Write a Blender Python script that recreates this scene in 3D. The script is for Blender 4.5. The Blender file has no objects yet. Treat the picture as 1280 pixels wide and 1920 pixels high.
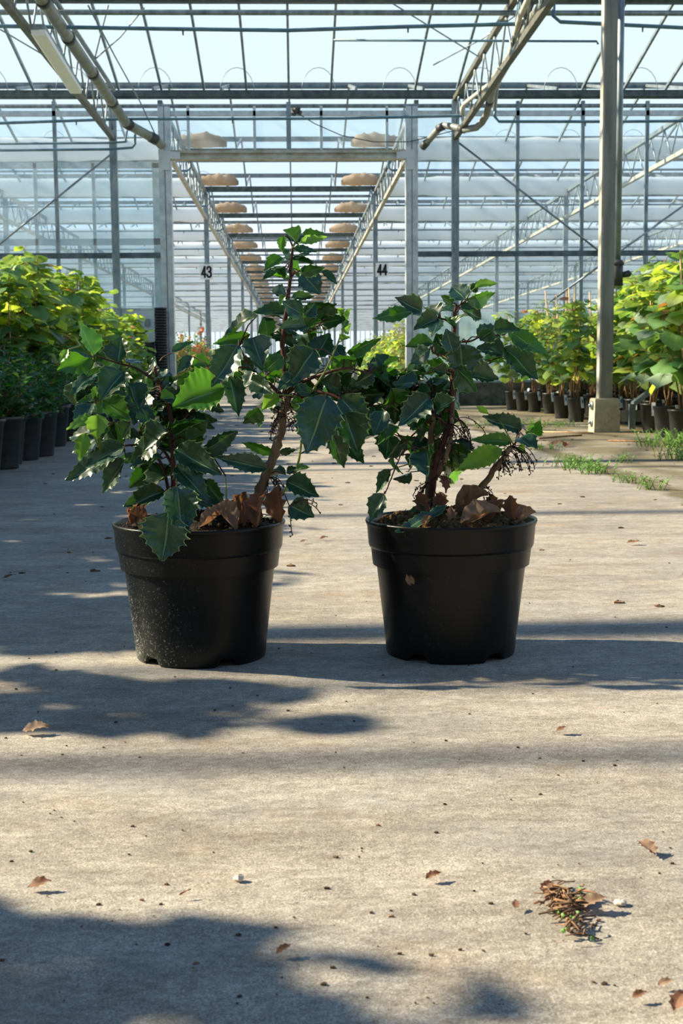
import bpy, math, random
from mathutils import Vector, Matrix
R = math.radians
rnd = random.Random(7)
SC = bpy.context.scene
COL = SC.collection

# ------------------------------------------------------------------ camera, sky, sun, exposure
F = 2450.0; PITCH = R(6.29); YAW = R(1.99); ROLL = R(-0.45); CAMZ = 0.505
CR = Matrix.Rotation(-YAW, 3, 'Z') @ Matrix.Rotation(math.pi/2 - PITCH, 3, 'X') @ Matrix.Rotation(ROLL, 3, 'Z')
cd = bpy.data.cameras.new('camera'); cam = bpy.data.objects.new('camera', cd); COL.objects.link(cam)
cam.location = (0, 0, CAMZ); cam.rotation_euler = CR.to_euler()
cd.sensor_fit = 'VERTICAL'; cd.sensor_height = 36; cd.lens = 36*F/1920; cd.clip_end = 400; cd.clip_start = .05
cd.dof.use_dof = True; cd.dof.focus_distance = 2.32; cd.dof.aperture_fstop = 18
SC.camera = cam
SC.view_settings.view_transform = 'Standard'; SC.view_settings.look = 'None'
SC.view_settings.gamma = 1; SC.view_settings.use_curve_mapping = False
SC.view_settings.exposure = 0.0
SC.cycles.transparent_max_bounces = 24; SC.cycles.max_bounces = 8

SUN_AZ = R(-14); SUN_EL = R(33)
sdir = Vector((math.cos(SUN_AZ)*math.cos(SUN_EL), math.sin(SUN_AZ)*math.cos(SUN_EL), -math.sin(SUN_EL)))
sl = bpy.data.lights.new('sun', 'SUN'); sl.energy = 13.5; sl.angle = R(.9); sl.color = (1, .85, .60)
so = bpy.data.objects.new('sun', sl); COL.objects.link(so); so.location = (-8, 2, 9)
so.rotation_euler = sdir.to_track_quat('-Z', 'Y').to_euler()

w = bpy.data.worlds.new('sky'); SC.world = w; w.use_nodes = True
nt = w.node_tree; nt.nodes.clear()
bgn = nt.nodes.new('ShaderNodeBackground'); out = nt.nodes.new('ShaderNodeOutputWorld')
tc = nt.nodes.new('ShaderNodeTexCoord'); sx = nt.nodes.new('ShaderNodeSeparateXYZ'); cr = nt.nodes.new('ShaderNodeValToRGB')
nt.links.new(tc.outputs['Generated'], sx.inputs[0]); nt.links.new(sx.outputs['Z'], cr.inputs[0])
el = cr.color_ramp.elements
el[0].position = 0.0; el[0].color = (1.2, 1.3, 1.42, 1)
el[1].position = 1.0; el[1].color = (.07, .20, .46, 1)
for p, c in ((.06, (1.35, 1.42, 1.5, 1)), (.13, (.80, 1.0, 1.2, 1)), (.21, (.86, 1.06, 1.12, 1)), (.36, (.80, 1.02, 1.14, 1)), (.50, (.16, .34, .66, 1))):
    e = el.new(p); e.color = c
nt.links.new(cr.outputs[0], bgn.inputs[0]); bgn.inputs[1].default_value = 1.0
nt.links.new(bgn.outputs[0], out.inputs[0])

def P(px, py, Y):
    d = CR @ Vector(((px-640)/F, -(py-960)/F, -1)); return Vector((0, 0, CAMZ)) + d*(Y/d.y)
def G(px, py, z=0):
    d = CR @ Vector(((px-640)/F, -(py-960)/F, -1)); return Vector((0, 0, CAMZ)) + d*((z-CAMZ)/d.z)

# ------------------------------------------------------------------ materials
def newmat(name):
    m = bpy.data.materials.new(name); m.use_nodes = True; n = m.node_tree
    return m, n, n.nodes['Principled BSDF'], n.nodes['Material Output']
def noise(n, scale, detail=6, rough=.6, src=None, obj=True, stretch=None):
    t = n.nodes.new('ShaderNodeTexNoise'); t.inputs['Scale'].default_value = scale
    t.inputs['Detail'].default_value = detail; t.inputs['Roughness'].default_value = rough
    c = n.nodes.new('ShaderNodeTexCoord')
    if stretch:
        mp = n.nodes.new('ShaderNodeMapping'); mp.inputs['Scale'].default_value = stretch
        n.links.new(c.outputs['Object'], mp.inputs[0]); n.links.new(mp.outputs[0], t.inputs['Vector'])
    else: n.links.new(c.outputs['Object'], t.inputs['Vector'])
    return t.outputs['Fac']
def ramp(n, src, stops):
    r = n.nodes.new('ShaderNodeValToRGB'); n.links.new(src, r.inputs[0]); e = r.color_ramp.elements
    e[0].position, e[0].color = stops[0][0], (*stops[0][1], 1)
    e[1].position, e[1].color = stops[-1][0], (*stops[-1][1], 1)
    for p, c in stops[1:-1]: k = e.new(p); k.color = (*c, 1)
    return r.outputs[0]
def mixc(n, fac, a, b, mode='MIX'):
    m = n.nodes.new('ShaderNodeMix'); m.data_type = 'RGBA'; m.blend_type = mode
    for s, v in ((m.inputs[0], fac), (m.inputs[6], a), (m.inputs[7], b)):
        if isinstance(v, bpy.types.NodeSocket): n.links.new(v, s)
        elif isinstance(v, (int, float)): s.default_value = v
        else: s.default_value = (*v, 1)
    return m.outputs[2]
def math_(n, op, a, b=0.0):
    m = n.nodes.new('ShaderNodeMath'); m.operation = op
    for s, v in ((m.inputs[0], a), (m.inputs[1], b)):
        if isinstance(v, bpy.types.NodeSocket): n.links.new(v, s)
        else: s.default_value = v
    return m.outputs[0]
def bump(n, b, src, strength, dist=.01):
    k = n.nodes.new('ShaderNodeBump'); k.inputs['Strength'].default_value = strength; k.inputs['Distance'].default_value = dist
    n.links.new(src, k.inputs['Height']); n.links.new(k.outputs[0], b.inputs['Normal'])
def simple(name, c1, c2, scale=20, rough=.6, metal=0, bmp=0, bdist=.003, stretch=None):
    m, n, b, o = newmat(name)
    f = noise(n, scale, stretch=stretch)
    n.links.new(ramp(n, f, [(.35, c1), (.65, c2)]), b.inputs['Base Color'])
    b.inputs['Roughness'].default_value = rough; b.inputs['Metallic'].default_value = metal
    if bmp: bump(n, b, f, bmp, bdist)
    return m
M = {}
M['galv'] = simple('galvanised steel', (.15, .20, .23), (.32, .38, .42), 14, .45, .55, stretch=(1, 1, .3))
M['steel_dark'] = simple('weathered gutter steel', (.055, .085, .105), (.13, .18, .21), 9, .5, .4)
M['alu'] = simple('aluminium glazing bar', (.42, .47, .50), (.60, .66, .70), 12, .4, .5)
M['alu_dirty'] = simple('stained aluminium', (.34, .32, .24), (.55, .56, .52), 7, .55, .2)
M['truss_dark'] = simple('dark truss steel', (.09, .09, .075), (.17, .17, .14), 9, .5, .3)  # darker brownish steel of the near truss chords
M['pvc'] = simple('grey pvc pipe', (.20, .22, .20), (.30, .33, .31), 9, .45)
M['pvc_dark'] = simple('dark pipe collar', (.03, .035, .035), (.06, .065, .065), 9, .5)
M['pipe_blue'] = simple('blue grey irrigation pipe', (.07, .15, .21), (.12, .23, .30), 6, .4)
M['hose'] = simple('dirty white hose', (.42, .42, .36), (.62, .62, .55), 8, .5)
M['wire'] = simple('steel wire', (.18, .22, .26), (.3, .35, .4), 8, .4, .5)
M['post'] = simple('weathered post steel', (.16, .16, .15), (.27, .27, .25), 16, .6, .1, .15, stretch=(1, 1, .1))
M['panel'] = simple('pale wall panel', (.52, .60, .66), (.64, .70, .74), 5, .5)
M['blocker'] = simple('dark shed boards', (.05, .055, .055), (.10, .105, .10), 3, .8)  # for the added light-blocking wall behind the camera
M['hedge'] = simple('grey green far panel', (.16, .22, .22), (.34, .42, .42), .8, .8)
M['white'] = simple('white plastic', (.86, .88, .88), (.92, .93, .93), 8, .4)
M['ink'] = simple('black lettering', (.012, .014, .016), (.02, .02, .022), 8, .5)
M['concwall'] = simple('mossy concrete', (.045, .05, .035), (.16, .16, .13), 9, .9, 0, .5, .01)
M['concfoot'] = simple('concrete footing', (.36, .32, .21), (.50, .46, .34), 22, .9, 0, .5, .006)
M['rust'] = simple('rusty steel', (.10, .05, .03), (.22, .14, .09), 30, .8)
M['soil'] = simple('potting soil', (.012, .008, .005), (.075, .045, .022), 90, .95, 0, 1, .01)
M['peat'] = simple('mossy peat', (.06, .035, .012), (.22, .14, .05), 120, .95, 0, 1, .01)
M['pot_far'] = simple('black nursery pot plastic', (.016, .018, .02), (.035, .038, .042), 20, .42)
M['bark'] = simple('grey brown bark', (.13, .085, .055), (.30, .22, .15), 60, .85, 0, .7, .002, stretch=(1, 1, .25))
M['twig'] = simple('dark red twig', (.045, .014, .010), (.11, .035, .022), 60, .55)
M['twig_green'] = simple('green shoot', (.20, .30, .05), (.32, .42, .10), 60, .5)
M['stalk'] = simple('dried flower stalk', (.02, .010, .007), (.06, .03, .02), 90, .8)
M['cane'] = simple('bamboo cane', (.45, .28, .13), (.62, .42, .22), 30, .6, stretch=(1, 1, .2))
M['vinestem'] = simple('woody vine stem', (.22, .12, .06), (.36, .22, .12), 40, .8, stretch=(1, 1, .2))
M['tag'] = simple('white plant tag', (.70, .74, .80), (.80, .83, .86), 20, .5)
M['tagblue'] = simple('blue print', (.05, .20, .50), (.10, .28, .60), 20, .5)
M['yellow'] = simple('yellow sticky card', (.80, .62, .02), (.88, .72, .05), 20, .5)
M['chip'] = simple('bark chip brown', (.14, .07, .035), (.34, .20, .11), 60, .9, 0, .4)
M['crumb'] = simple('soil crumbs', (.035, .020, .012), (.16, .09, .05), 60, .95)
M['pebble'] = simple('pale pebble', (.5, .46, .40), (.68, .64, .58), 60, .8)

def leafmat(name, c1, c2, trans, tfac=.45, rough=.38, edge=(.35, .5, .16), vein=(.20, .34, .12), dust=0.0, scale=25):
    m, n, b, o = newmat(name)
    f = noise(n, scale)
    base = ramp(n, f, [(.35, c1), (.65, c2)])
    uv = n.nodes.new('ShaderNodeUVMap'); s = n.nodes.new('ShaderNodeSeparateXYZ'); n.links.new(uv.outputs[0], s.inputs[0])
    a = math_(n, 'ABSOLUTE', math_(n, 'SUBTRACT', s.outputs[0], .5))
    mid = math_(n, 'LESS_THAN', a, .018)
    # side veins: slanted bands
    q = math_(n, 'SUBTRACT', math_(n, 'MULTIPLY', s.outputs[1], 8.0), math_(n, 'MULTIPLY', a, 5.0))
    fr = math_(n, 'FRACT', q); vb = math_(n, 'MULTIPLY', math_(n, 'LESS_THAN', fr, .07), .13)
    vv = math_(n, 'MAXIMUM', mid, vb)
    col = mixc(n, vv, base, vein)
    ed = math_(n, 'GREATER_THAN', a, .478)
    col = mixc(n, ed, col, edge)
    if dust:
        g = noise(n, 420, 2); col = mixc(n, math_(n, 'MULTIPLY', math_(n, 'GREATER_THAN', g, .66), dust), col, (.30, .34, .30))
    n.links.new(col, b.inputs['Base Color']); b.inputs['Roughness'].default_value = rough
    b.inputs['Specular IOR Level'].default_value = .7; b.inputs['Sheen Weight'].default_value = .0
    hb = math_(n, 'ADD', f, math_(n, 'MULTIPLY', vv, -.3)); bump(n, b, hb, .35, .002)
    t = n.nodes.new('ShaderNodeBsdfTranslucent'); t.inputs[0].default_value = (*trans, 1)
    mx = n.nodes.new('ShaderNodeMixShader'); mx.inputs[0].default_value = tfac
    n.links.new(b.outputs[0], mx.inputs[1]); n.links.new(t.outputs[0], mx.inputs[2]); n.links.new(mx.outputs[0], o.inputs[0])
    return m
M['leaf'] = leafmat('dark glossy leaf', (.007, .035, .016), (.014, .058, .022), (.07, .28, .02), .15, .33, dust=.25)
M['leaf_blue'] = leafmat('blue green leaf', (.012, .055, .034), (.024, .082, .050), (.06, .22, .04), .10, .34, dust=.3)
M['leaf_young'] = leafmat('young bright leaf', (.10, .26, .03), (.16, .36, .05), (.36, .72, .06), .5, .35)
M['leaf_mid'] = leafmat('mid green leaf', (.018, .085, .016), (.035, .12, .022), (.14, .45, .02), .32, .28)
M['vine_green'] = leafmat('vine leaf green', (.10, .24, .07), (.17, .34, .12), (.32, .55, .08), .42, .45, scale=8)
M['vine_lime'] = leafmat('vine leaf yellow green', (.26, .40, .04), (.40, .50, .08), (.62, .80, .08), .5, .45, scale=8)
M['vine_pale'] = leafmat('vine leaf pale underside', (.30, .42, .28), (.40, .52, .36), (.35, .55, .15), .35, .5, scale=8)
M['vine_red'] = leafmat('vine leaf turning red', (.38, .14, .08), (.50, .26, .10), (.7, .3, .06), .45, .5, scale=8)
M['vine_dark'] = leafmat('vine leaf dark', (.02, .08, .03), (.04, .13, .05), (.10, .30, .04), .35, .4, scale=8)
M['shrub_dark'] = leafmat('shrub leaf dark', (.012, .05, .022), (.03, .10, .035), (.10, .32, .05), .35, .3, scale=8)
M['dry'] = leafmat('dry brown leaf', (.10, .045, .026), (.26, .13, .075), (.35, .14, .05), .3, .7, edge=(.3, .18, .1), vein=(.30, .18, .10))
M['dry_pale'] = leafmat('dry pale leaf', (.17, .105, .07), (.36, .25, .17), (.4, .2, .1), .3, .7, edge=(.4, .27, .17), vein=(.40, .28, .18))
M['grass'] = simple('weed green', (.12, .30, .05), (.25, .45, .10), 30, .6)
M['petal'] = simple('orange pink petals', (.75, .18, .08), (.85, .35, .15), 30, .6)

def glassmat(name, tint, haze, hazecol, fac=.06, scale=1.2, lo=.35, hi=.75, base=0.03):
    m = bpy.data.materials.new(name); m.use_nodes = True; n = m.node_tree; n.nodes.clear()
    o = n.nodes.new('ShaderNodeOutputMaterial')
    t = n.nodes.new('ShaderNodeBsdfTransparent'); t.inputs[0].default_value = (*tint, 1)
    g = n.nodes.new('ShaderNodeBsdfGlossy'); g.inputs['Roughness'].default_value = .05
    mx = n.nodes.new('ShaderNodeMixShader'); mx.inputs[0].default_value = fac
    n.links.new(t.outputs[0], mx.inputs[1]); n.links.new(g.outputs[0], mx.inputs[2])
    d = n.nodes.new('ShaderNodeBsdfTranslucent'); d.inputs[0].default_value = (*hazecol, 1)
    d2 = n.nodes.new('ShaderNodeBsdfDiffuse'); d2.inputs[0].default_value = (*hazecol, 1)
    dm = n.nodes.new('ShaderNodeMixShader'); dm.inputs[0].default_value = .5
    n.links.new(d.outputs[0], dm.inputs[1]); n.links.new(d2.outputs[0], dm.inputs[2])
    f = noise(n, scale, 4)
    r = n.nodes.new('ShaderNodeMapRange'); n.links.new(f, r.inputs[0])
    r.inputs[1].default_value = lo; r.inputs[2].default_value = hi; r.inputs[3].default_value = base; r.inputs[4].default_value = haze
    m2 = n.nodes.new('ShaderNodeMixShader'); n.links.new(r.outputs[0], m2.inputs[0])
    n.links.new(mx.outputs[0], m2.inputs[1]); n.links.new(dm.outputs[0], m2.inputs[2]); n.links.new(m2.outputs[0], o.inputs[0])
    return m
M['glass_roof'] = glassmat('roof glass', (.985, .995, 1), .03, (.85, .93, 1), .03, base=.005)
M['glass_wall'] = glassmat('partition glass', (.93, .98, 1), .14, (.80, .90, .98), .04, 1.0, .3, .7, .04)
M['glass_milky'] = glassmat('dirty lower glass', (.85, .95, .97), .75, (.70, .84, .84), .05, 1.5, .3, .7, .45)
M['glass_far'] = glassmat('hazy outer glass', (.95, .98, 1), .3, (.9, .95, 1), .02, .3, .3, .7, .6)
m, n, b, o = newmat('white screen cloth'); M['cloth'] = m
f = noise(n, 3, 5)
n.links.new(ramp(n, f, [(.3, (.80, .85, .90)), (.6, (.87, .93, 1.0))]), b.inputs['Base Color']); b.inputs['Roughness'].default_value = .8
t = n.nodes.new('ShaderNodeBsdfTranslucent'); t.inputs[0].default_value = (.86, .93, 1, 1)
mx = n.nodes.new('ShaderNodeMixShader'); mx.inputs[0].default_value = .6
n.links.new(b.outputs[0], mx.inputs[1]); n.links.new(t.outputs[0], mx.inputs[2]); n.links.new(mx.outputs[0], o.inputs[0])
m2_ = m.copy(); m2_.name = 'stained screen cloth end'; M['cloth_brown'] = m2_
for nd in m2_.node_tree.nodes:
    if nd.type == 'BSDF_TRANSLUCENT': nd.inputs[0].default_value = (.62, .52, .40, 1)
    if nd.type == 'VALTORGB': nd.color_ramp.elements[0].color = (.20, .14, .09, 1); nd.color_ramp.elements[1].color = (.62, .54, .44, 1)
# hero pot plastic with lime dust low on one side
m, n, b, o = newmat('black pot plastic'); M['pot'] = m
c = n.nodes.new('ShaderNodeTexCoord'); s = n.nodes.new('ShaderNodeSeparateXYZ'); n.links.new(c.outputs['Object'], s.inputs[0])
sp = noise(n, 260, 3, .7); sp2 = noise(n, 22, 5, .7)
side = n.nodes.new('ShaderNodeMapRange'); n.links.new(s.outputs[0], side.inputs[0])
side.inputs[1].default_value = .03; side.inputs[2].default_value = -.12; side.inputs[3].default_value = 0; side.inputs[4].default_value = 1
low = n.nodes.new('ShaderNodeMapRange'); n.links.new(s.outputs[2], low.inputs[0])
low.inputs[1].default_value = .19; low.inputs[2].default_value = .01; low.inputs[3].default_value = .25; low.inputs[4].default_value = 1
msk = math_(n, 'MULTIPLY', side.outputs[0], low.outputs[0])
film = math_(n, 'MULTIPLY', msk, math_(n, 'MULTIPLY', sp2, .12))
spk = math_(n, 'MULTIPLY', math_(n, 'GREATER_THAN', math_(n, 'ADD', math_(n, 'MULTIPLY', sp, 1.0), math_(n, 'MULTIPLY', msk, .10)), .665), .7)
spk = math_(n, 'MULTIPLY', spk, math_(n, 'ADD', msk, .06))
col = mixc(n, film, (.005, .006, .0065), (.45, .50, .48)); col = mixc(n, spk, col, (.55, .58, .55))
n.links.new(col, b.inputs['Base Color']); b.inputs['Roughness'].default_value = .34; b.inputs['Specular IOR Level'].default_value = .28
bump(n, b, sp2, .05, .002)
m = M['pot'].copy(); m.name = 'black pot plastic clean'; M['pot_clean'] = m
for nd in m.node_tree.nodes:
    if nd.type == 'MAP_RANGE' and abs(nd.inputs[1].default_value-.03) < 1e-4: nd.inputs[4].default_value = .12
# floor
m, n, b, o = newmat('worn concrete path'); M['floor'] = m
c = n.nodes.new('ShaderNodeTexCoord'); s = n.nodes.new('ShaderNodeSeparateXYZ'); n.links.new(c.outputs['Object'], s.inputs[0])
big = noise(n, 1.6, 7, .62); mid = noise(n, 7, 10, .74, stretch=(.55, 1.5, 1)); fine = noise(n, 180, 4, .75); gr = noise(n, 55, 6, .8)
col = ramp(n, mid, [(.34, (.17, .15, .125)), (.5, (.34, .31, .27)), (.64, (.47, .45, .405))])
col = mixc(n, .45, col, ramp(n, big, [(.35, (.33, .285, .225)), (.65, (.39, .385, .37))]))
col = mixc(n, .55, col, ramp(n, fine, [(.36, (.15, .13, .105)), (.5, (.34, .315, .28)), (.62, (.50, .475, .43))]), 'OVERLAY') if False else mixc(n, .38, col, ramp(n, fine, [(.38, (.11, .095, .075)), (.5, (.35, .325, .285)), (.62, (.66, .63, .57))]))
grit = noise(n, 420, 3, .8)
col = mixc(n, .42, col, ramp(n, grit, [(.40, (.10, .085, .07)), (.5, (.33, .305, .27)), (.60, (.72, .69, .62))]))
blu = noise(n, 3.3, 8, .72, stretch=(.7, 1.3, 1)); col = mixc(n, math_(n, 'MULTIPLY', ramp(n, blu, [(.48, (0, 0, 0)), (.62, (1, 1, 1))]), .38), col, (.27, .29, .30))
pit = math_(n, 'MULTIPLY', math_(n, 'LESS_THAN', gr, .36), .55); col = mixc(n, pit, col, (.09, .07, .055))
scr = noise(n, 6, 8, .8, stretch=(.35, 9, 1)); col = mixc(n, math_(n, 'MULTIPLY', math_(n, 'LESS_THAN', scr, .33), .45), col, (.12, .10, .08))
scr2 = noise(n, 5, 6, .8, stretch=(.5, 7, 1)); col = mixc(n, math_(n, 'MULTIPLY', math_(n, 'GREATER_THAN', scr2, .655), .4), col, (.58, .55, .50))
st = noise(n, 2.7, 6, .7); rustm = n.nodes.new('ShaderNodeMapRange'); n.links.new(st, rustm.inputs[0])
rustm.inputs[1].default_value = .54; rustm.inputs[2].default_value = .68; rustm.inputs[3].default_value = 0; rustm.inputs[4].default_value = .45
col = mixc(n, rustm.outputs[0], col, (.34, .22, .12))
def vari(sc_, st_, lo, hi, cl, ch):
    return ramp(n, noise(n, sc_, 9, .72, stretch=st_), [(lo, cl), (hi, ch)])
col = mixc(n, 1.0, col, vari(2.2, (.6, 1.4, 1), .36, .62, (.74, .72, .70), (1.10, 1.09, 1.07)), 'MULTIPLY')
col = mixc(n, 1.0, col, vari(17, (.7, 1.3, 1), .38, .60, (.76, .75, .74), (1.10, 1.10, 1.10)), 'MULTIPLY')
col = mixc(n, 1.0, col, vari(75, (.8, 1.2, 1), .36, .58, (.70, .69, .68), (1.10, 1.10, 1.10)), 'MULTIPLY')
# mossy soil strip beyond the slab joint on the right
wob = math_(n, 'MULTIPLY', math_(n, 'SUBTRACT', noise(n, 5, 6, .7), .5), .28)
xx = math_(n, 'ADD', s.outputs[0], wob)
def band(lo, hi):
    a_ = n.nodes.new('ShaderNodeMapRange'); n.links.new(xx, a_.inputs[0])
    a_.inputs[1].default_value = lo; a_.inputs[2].default_value = hi; a_.inputs[3].default_value = 0; a_.inputs[4].default_value = 1; return a_.outputs[0]
jn = math_(n, 'MULTIPLY', band(1.42, 1.47), math_(n, 'SUBTRACT', 1.0, band(1.56, 1.62)))
soilc = ramp(n, noise(n, 14, 6, .8), [(.35, (.06, .045, .03)), (.5, (.13, .10, .055)), (.65, (.13, .16, .04))])
col = mixc(n, math_(n, 'MULTIPLY', jn, .95), col, soilc)
mossm = math_(n, 'MULTIPLY', band(1.55, 1.75), ramp(n, noise(n, 1.3, 6, .7), [(.36, (0, 0, 0)), (.52, (1, 1, 1))]))
col = mixc(n, math_(n, 'MULTIPLY', mossm, .85), col, soilc)
col = mixc(n, math_(n, 'MULTIPLY', band(2.45, 2.7), .9), col, soilc)
n.links.new(col, b.inputs['Base Color']); b.inputs['Roughness'].default_value = .82
h = math_(n, 'ADD', math_(n, 'MULTIPLY', grit, .35), math_(n, 'ADD', math_(n, 'MULTIPLY', fine, .5), math_(n, 'ADD', math_(n, 'MULTIPLY', gr, .5), math_(n, 'MULTIPLY', mid, 1.8))))
bump(n, b, h, .55, .004)

# ------------------------------------------------------------------ mesh builder
class MB:
    def __init__(s): s.v = []; s.f = []; s.uv = []; s.mi = []; s.sm = []
    def add(s, vs, fs, uvs=None, mi=0, smooth=False):
        o = len(s.v); s.v += [tuple(x) for x in vs]
        s.uv += list(uvs) if uvs else [(.3, .3)]*len(vs)
        for f in fs: s.f.append(tuple(i+o for i in f)); s.mi.append(mi); s.sm.append(smooth)
    def box(s, a, b_, mi=0):
        x0, y0, z0 = a; x1, y1, z1 = b_
        vs = [(x0,y0,z0),(x1,y0,z0),(x1,y1,z0),(x0,y1,z0),(x0,y0,z1),(x1,y0,z1),(x1,y1,z1),(x0,y1,z1)]
        s.add(vs, [(0,3,2,1),(4,5,6,7),(0,1,5,4),(1,2,6,5),(2,3,7,6),(3,0,4,7)], mi=mi)
    def bar(s, p, q, w_, h_, mi=0, up=Vector((0,0,1))):
        p = Vector(p); q = Vector(q); a = (q-p).normalized()
        if abs(a.dot(up)) > .98: up = Vector((0,1,0))
        r = a.cross(up).normalized()*(w_/2); u = r.cross(a).normalized()*(h_/2)
        vs = [p-r-u, p+r-u, p+r+u, p-r+u, q-r-u, q+r-u, q+r+u, q-r+u]
        s.add(vs, [(0,1,2,3),(7,6,5,4),(0,4,5,1),(1,5,6,2),(2,6,7,3),(3,7,4,0)], mi=mi)
    def tube(s, pts, rad, seg=8, mi=0, cap=True):
        pts = [Vector(p) for p in pts]; k = len(pts)
        if not hasattr(rad, '__len__'): rad = [rad]*k
        vs = []; ref = None
        for i, p in enumerate(pts):
            a = (pts[min(i+1,k-1)]-pts[max(i-1,0)])
            if a.length < 1e-9: a = Vector((0,0,1))
            a.normalize()
            if ref is None: ref = Vector((0,0,1)) if abs(a.z) < .9 else Vector((1,0,0))
            u = (ref - a*ref.dot(a)).normalized(); ref = u; v = a.cross(u)
            for j in range(seg):
                t_ = 2*math.pi*j/seg; vs.append(p + (u*math.cos(t_)+v*math.sin(t_))*rad[i])
        fs = [(i*seg+j, i*seg+(j+1)%seg, (i+1)*seg+(j+1)%seg, (i+1)*seg+j) for i in range(k-1) for j in range(seg)]
        if cap: fs += [tuple(reversed(range(seg))), tuple(range((k-1)*seg, k*seg))]
        s.add(vs, fs, mi=mi, smooth=True)
    def lathe(s, prof, seg=48, c=(0,0,0), mi=0, zfun=None, rfun=None):
        vs = []
        for k_, (r_, z_) in enumerate(prof):
            for j in range(seg):
                t_ = 2*math.pi*j/seg
                rr = r_*(rfun(t_, z_) if rfun else 1); zz = z_ + (zfun(t_, k_) if zfun else 0)
                vs.append((c[0]+rr*math.cos(t_), c[1]+rr*math.sin(t_), c[2]+zz))
        fs = [(i*seg+j, i*seg+(j+1)%seg, (i+1)*seg+(j+1)%seg, (i+1)*seg+j) for i in range(len(prof)-1) for j in range(seg)]
        s.add(vs, fs, mi=mi, smooth=True)
    def ball(s, c, r_, mi=0, sq=(1,1,1), seg=6, ring=4, jit=0):
        vs = []; c = Vector(c)
        for i in range(ring+1):
            ph = math.pi*i/ring
            for j in range(seg):
                t_ = 2*math.pi*j/seg; k_ = r_*(1+rnd.uniform(-jit, jit))
                vs.append(c+Vector((math.sin(ph)*math.cos(t_)*sq[0]*k_, math.sin(ph)*math.sin(t_)*sq[1]*k_, math.cos(ph)*sq[2]*k_)))
        fs = [(i*seg+j, (i+1)*seg+j, (i+1)*seg+(j+1)%seg, i*seg+(j+1)%seg) for i in range(ring) for j in range(seg)]
        s.add(vs, fs, mi=mi, smooth=not jit)
    def mesh(s, name, mats):
        me = bpy.data.meshes.new(name); me.from_pydata(s.v, [], s.f)
        for m_ in mats: me.materials.append(m_)
        me.polygons.foreach_set('material_index', s.mi); me.polygons.foreach_set('use_smooth', s.sm)
        ul = me.uv_layers.new(name='UVMap')
        li = [0]*len(me.loops); me.loops.foreach_get('vertex_index', li)
        buf = []
        for i in li: buf += s.uv[i]
        ul.data.foreach_set('uv', buf); me.update(); return me
    def build(s, name, mats, parent=None, loc=None):
        if not isinstance(mats, (list, tuple)): mats = [mats]
        me = s.mesh(name, mats); o_ = bpy.data.objects.new(name, me); COL.objects.link(o_)
        if parent is not None:
            o_.parent = parent; o_.matrix_parent_inverse = Matrix.Translation(-parent.location) if loc is None else Matrix()
        elif loc is not None: o_.location = loc
        return o_
def tag(o_, label=None, cat=None, group=None, kind=None):
    if label: o_['label'] = label
    if cat: o_['category'] = cat
    if group: o_['group'] = group
    if kind: o_['kind'] = kind
    return o_
def empty(name, loc, label=None, cat=None, group=None, kind=None):
    o_ = bpy.data.objects.new(name, None); COL.objects.link(o_); o_.location = loc; o_.empty_display_size = .05
    return tag(o_, label, cat, group, kind)
def part(name, me, parent):           # mesh in the parent's own coordinates
    o_ = bpy.data.objects.new(name, me); COL.objects.link(o_); o_.parent = parent; return o_
def copy_thing(root, loc, rz=0, sc=1, label=None, group=None, cat=None):
    r_ = root.copy(); COL.objects.link(r_); r_.location = loc; r_.rotation_euler = (0, 0, rz); r_.scale = (sc, sc, sc)
    if label: r_['label'] = label
    if group: r_['group'] = group
    for ch in root.children:
        c_ = ch.copy(); COL.objects.link(c_); c_.parent = r_
        for g_ in ch.children:
            d_ = g_.copy(); COL.objects.link(d_); d_.parent = c_
    return r_
ORD = ['first','second','third','fourth','fifth','sixth','seventh','eighth','ninth','tenth','eleventh','twelfth','thirteenth','fourteenth','fifteenth','sixteenth','seventeenth','eighteenth','nineteenth','twentieth','twenty-first','twenty-second','twenty-third','twenty-fourth','twenty-fifth','twenty-sixth','twenty-seventh','twenty-eighth','twenty-ninth','thirtieth']
ORD += ['%dth' % i for i in range(31, 60)]

# ------------------------------------------------------------------ dimensions of the glasshouse
D0 = 17.3; BAY = 4.45; ZG = 4.0; RISE = .50; HW = 19.0
YF = D0 + 24*BAY; YB = D0 - 6*BAY

# floor, outer walls
fl = MB(); fl.box((-HW, YB, -.1), (HW, YF, 0)); tag(fl.build('floor', M['floor']), kind='structure')
for nm, a_, b_ in (('wall_left', (-HW-.02, YB, .3), (-HW, YF, ZG)), ('wall_right', (HW, YB, .3), (HW+.02, YF, ZG)), ('wall_far', (-HW, YF, .3), (HW, YF+.02, ZG+.6))):
    r_ = empty(nm, ((a_[0]+b_[0])/2, (a_[1]+b_[1])/2, 0), kind='structure')
    g = MB(); g.box(a_, b_); g.build('glass_pane', M['glass_far'], r_)
    far = nm == 'wall_far'; g = MB(); g.box((a_[0]-.05, a_[1], 0), (b_[0]+.05, b_[1]+.05, 1.5 if far else .3)); g.build('low_wall', M['hedge'] if far else M['concwall'], r_)
    if far:
        for i in range(60):
            g = MB(); x_ = -14+i*.47; g.box((x_-.03, a_[1]-.08, 0), (x_+.03, a_[1]-.01, 4)); g.build('mullion', M['galv'], r_)

wf = empty('wall_near_blocker', (0, -4.2, 0), kind='structure')  # unseen wall added behind the camera to block low sky light
g = MB(); g.box((-HW, -4.3, 0), (HW, -4.2, ZG-.12)); g.build('blocker_boards', M['blocker'], wf)

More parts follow.
